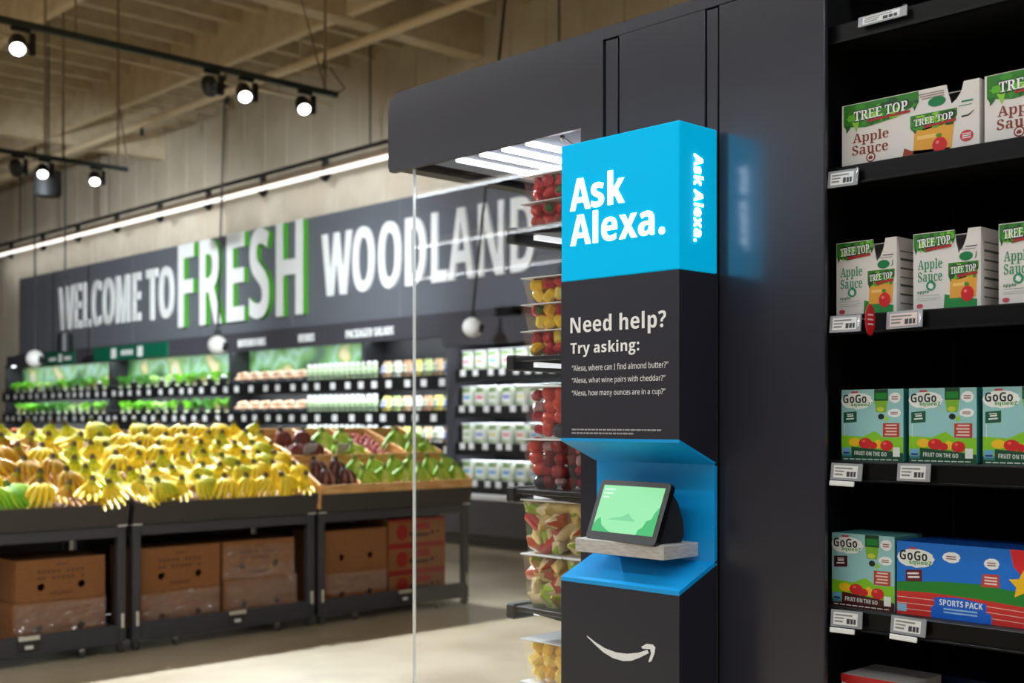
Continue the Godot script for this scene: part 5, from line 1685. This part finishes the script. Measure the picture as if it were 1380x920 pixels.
# ---------------------------------------------------------------- track spots and hanging fittings
func spot_head(called: String, label: String, at: Vector3, aim: Vector3, lit: bool, energy := 0.0, angle := 36.0) -> void:
	var o := thing(called, label, "spotlight", at, 0.0, "track spotlights")
	aim = aim.normalized()
	var b := Basis.looking_at(aim, Vector3.UP)
	part(o, "adapter", mb().span(Vector3(-0.018, -0.03, -0.07), Vector3(0.018, 0.0, 0.07), 0.004), mats.black_metal)
	part(o, "driver_box", mb().span(Vector3(-0.025, -0.19, -0.105), Vector3(0.025, -0.03, -0.065), 0.006), mats.spot_black)
	part(o, "arm", mb().tube([Vector3(0, -0.12, -0.07), Vector3(0, -0.13, 0.0)], 0.012, 8), mats.spot_black)
	var c := Vector3(0, -0.13, 0.02)
	var h := mb()
	h.t = Transform3D(b * Basis(Vector3.RIGHT, PI / 2), c)
	# lathe axis (y) now points backwards, away from the aim
	h.lathe([Vector2(0.052, -0.075), Vector2(0.062, -0.085), Vector2(0.066, -0.06), Vector2(0.066, 0.03), Vector2(0.055, 0.075), Vector2(0.03, 0.09), Vector2(0.0, 0.09)], 18)
	part(o, "lamp_head", h, mats.spot_black)
	var l := mb()
	l.t = h.t
	l.lathe([Vector2(0.0, -0.078), Vector2(0.03, -0.077), Vector2(0.052, -0.072)], 18)
	if lit:
		part(o, "lens", l, mats.spot_lens, "glowing white lens")
		spot_light(o, c + aim * 0.1, aim, energy, angle, NEUTRAL)
	else:
		part(o, "lens", l, mats.spot_black)

const SPOT := 33.0

func build_tracks() -> void:
	mat("spot_black", 26, 25, 30, 0.4)
	glow("spot_lens", 255, 253, 250, 8.0)
	var t := thing("lighting_track", "long dark ceiling track with spotlights above the banana tables", "lighting track", Vector3(-8.81, 4.2, 0))
	part(t, "track", mb().span(Vector3(-0.02, 0.0, -6.28), Vector3(0.02, 0.05, 3.0), 0.004), mat("track_grey", 40, 46, 46, 0.4))
	part(t, "suspension_cable", mb().tube([Vector3(0, 0.05, -6.15), Vector3(0, 2.4, -6.15)], 0.012, 6), mats.bracket_brown)
	part(t, "suspension_cable", mb().tube([Vector3(0, 0.05, -6.15), Vector3(-0.6, 1.5, -6.15)], 0.008, 6), mats.bracket_brown)
	part(t, "end_hook", mb().tube([Vector3(0, 0.04, -6.28), Vector3(0.0, 0.1, -6.36), Vector3(0, 0.25, -6.2)], 0.01, 6), mats.bracket_brown)
	part(t, "suspension_cable", mb().tube([Vector3(0, 0.05, -3.9), Vector3(0, 2.4, -3.9)], 0.01, 6), mats.bracket_brown)
	var t2 := thing("lighting_track", "shorter dark ceiling track with spotlights further back at the left", "lighting track", Vector3(-13.1, 4.2, 0))
	part(t2, "track", mb().span(Vector3(-0.02, 0.0, -6.42), Vector3(0.02, 0.05, 2.0), 0.004), mats.track_grey)
	part(t2, "suspension_cable", mb().tube([Vector3(0, 0.05, -6.3), Vector3(0, 2.4, -6.3)], 0.014, 6), mats.bracket_brown)
	part(t2, "suspension_cable", mb().tube([Vector3(0, 0.05, -6.42), Vector3(0, 0.7, -6.32)], 0.01, 6), mats.bracket_brown)
	part(t2, "suspension_cable", mb().tube([Vector3(0, 0.05, -5.46), Vector3(0, 2.4, -5.46)], 0.014, 6), mats.bracket_brown)
	part(t2, "suspension_cable", mb().tube([Vector3(0, 0.05, -5.66), Vector3(0, 2.4, -5.66)], 0.014, 6), mats.bracket_brown)
	var aim := Vector3(0.72, -0.68, 0.28)
	spot_head("track_spotlight", "lit spotlight at the left edge of the near track", Vector3(-8.81, 4.2, -3.49), aim, true, SPOT)
	spot_head("track_spotlight", "spotlight turned away towards the sign beside the middle one on the near track", Vector3(-8.81, 4.2, -5.04), Vector3(-5.9, -1.5, -4.5), true, 58.0, 31.0)
	spot_head("track_spotlight", "spotlight on the near track beyond the left edge, turned to the sign", Vector3(-8.81, 4.2, -2.95), Vector3(-2.1, -1.5, -6.6), true, 58.0, 27.0)
	spot_head("track_spotlight", "lit spotlight in the middle of the near track beside a dark one", Vector3(-8.81, 4.2, -5.36), aim, true, SPOT)
	spot_head("track_spotlight", "lit spotlight nearest the free end of the near track", Vector3(-8.81, 4.2, -5.94), aim, true, SPOT)
	spot_head("track_spotlight", "spotlight turned away towards the sign on the far track", Vector3(-13.1, 4.2, -5.16), Vector3(-0.7, -0.5, -0.4), false)
	spot_head("track_spotlight", "spotlight on the far track beyond the left edge, turned to the sign", Vector3(-13.1, 4.2, -3.9), Vector3(-6.6, -1.7, -5.7), true, 70.0, 33.0)
	spot_head("track_spotlight", "lit spotlight above the round black speaker on the far track", Vector3(-13.1, 4.2, -5.45), aim, true, SPOT)
	spot_head("track_spotlight", "bright spotlight nearest the free end of the far track", Vector3(-13.1, 4.2, -6.04), aim, true, SPOT)
	# the near track goes on beyond the left edge of the picture
	for i in 3:
		spot_head("track_spotlight", "lit spotlight on the near track beyond the left edge, %s along" % ordinal(i), Vector3(-8.81, 4.2, -2.4 + i * 1.3), aim, true, SPOT)

func build_hanging() -> void:
	var shell := mat("dome_white", 240, 238, 232, 0.4)
	for q in [[Vector3(-20.83, 2.41, -8.5), Vector3(-20.83, 6.6, -8.5), 0.15, "at the far left end of the cooler"], [Vector3(-14.7, 2.37, -8.5), Vector3(-14.46, 6.6, -8.5), 0.135, "below the green edged sign word"], [Vector3(-9.33, 2.31, -8.35), Vector3(-8.68, 6.6, -8.35), 0.105, "in front of the salad tub cooler"]]:
		var o := thing("dome_camera", "white round dome camera hanging %s" % q[3], "camera", q[0], 0.0, "hanging dome cameras")
		var r: float = q[2]
		part(o, "shell", mb().ball(Vector3.ZERO, Vector3(r, r, r), 16, 10), shell)
		part(o, "lens_dome", mb().ball(Vector3(r * 0.62, -r * 0.1, -r * 0.30), Vector3(r * 0.5, r * 0.5, r * 0.5), 14, 8), mats.spot_black)
		part(o, "neck", mb().tube([Vector3(0, r * 0.9, 0), Vector3(0, r * 1.5, 0)], r * 0.3, 10), mats.black_metal)
		part(o, "cable", mb().tube([Vector3(0, r * 1.4, 0), q[1] - q[0]], 0.016, 6), mats.black_metal)
	var s := thing("pendant_speaker", "black cylinder pendant speaker hanging above the green cooler header", "speaker", Vector3(-19.6, 2.62, -8.5))
	part(s, "body", mb().tube([Vector3(0, -0.14, 0), Vector3(0, 0.16, 0)], [0.13, 0.12], 16), mats.black_metal)
	part(s, "grille", mb().tube([Vector3(0, -0.15, 0), Vector3(0, -0.14, 0)], 0.11, 16), mats.matt_black)
	part(s, "cable", mb().tube([Vector3(0, 0.16, 0), Vector3(0, 3.98, 0)], 0.016, 6), mats.black_metal)
	var s2 := thing("pendant_speaker", "black drum speaker hanging behind the far lighting track", "speaker", Vector3(-14.3, 4.2, -6.0))
	part(s2, "body", mb().tube([Vector3(0, -0.16, 0), Vector3(0, 0.12, 0)], [0.15, 0.15], 18), mats.speaker_grey)
	part(s2, "grille", mb().tube([Vector3(0, -0.175, 0), Vector3(0, -0.16, 0)], 0.135, 16), mats.matt_black)
	part(s2, "cable", mb().tube([Vector3(0, 0.12, 0), Vector3(0, 2.35, 0)], 0.01, 6), mats.black_metal)
	var s3 := thing("ceiling_box", "small dark red ceiling box above the near lighting track", "box", Vector3(-10.9, 5.45, -4.68))
	part(s3, "body", mb().box(Vector3(0, 0, 0), Vector3(0.14, 0.22, 0.14), 0.02), mat("box_red_black", 58, 16, 14, 0.5))
	part(s3, "stem", mb().tube([Vector3(0, 0.1, 0), Vector3(0, 1.12, 0)], 0.02, 8), mats.black_metal)
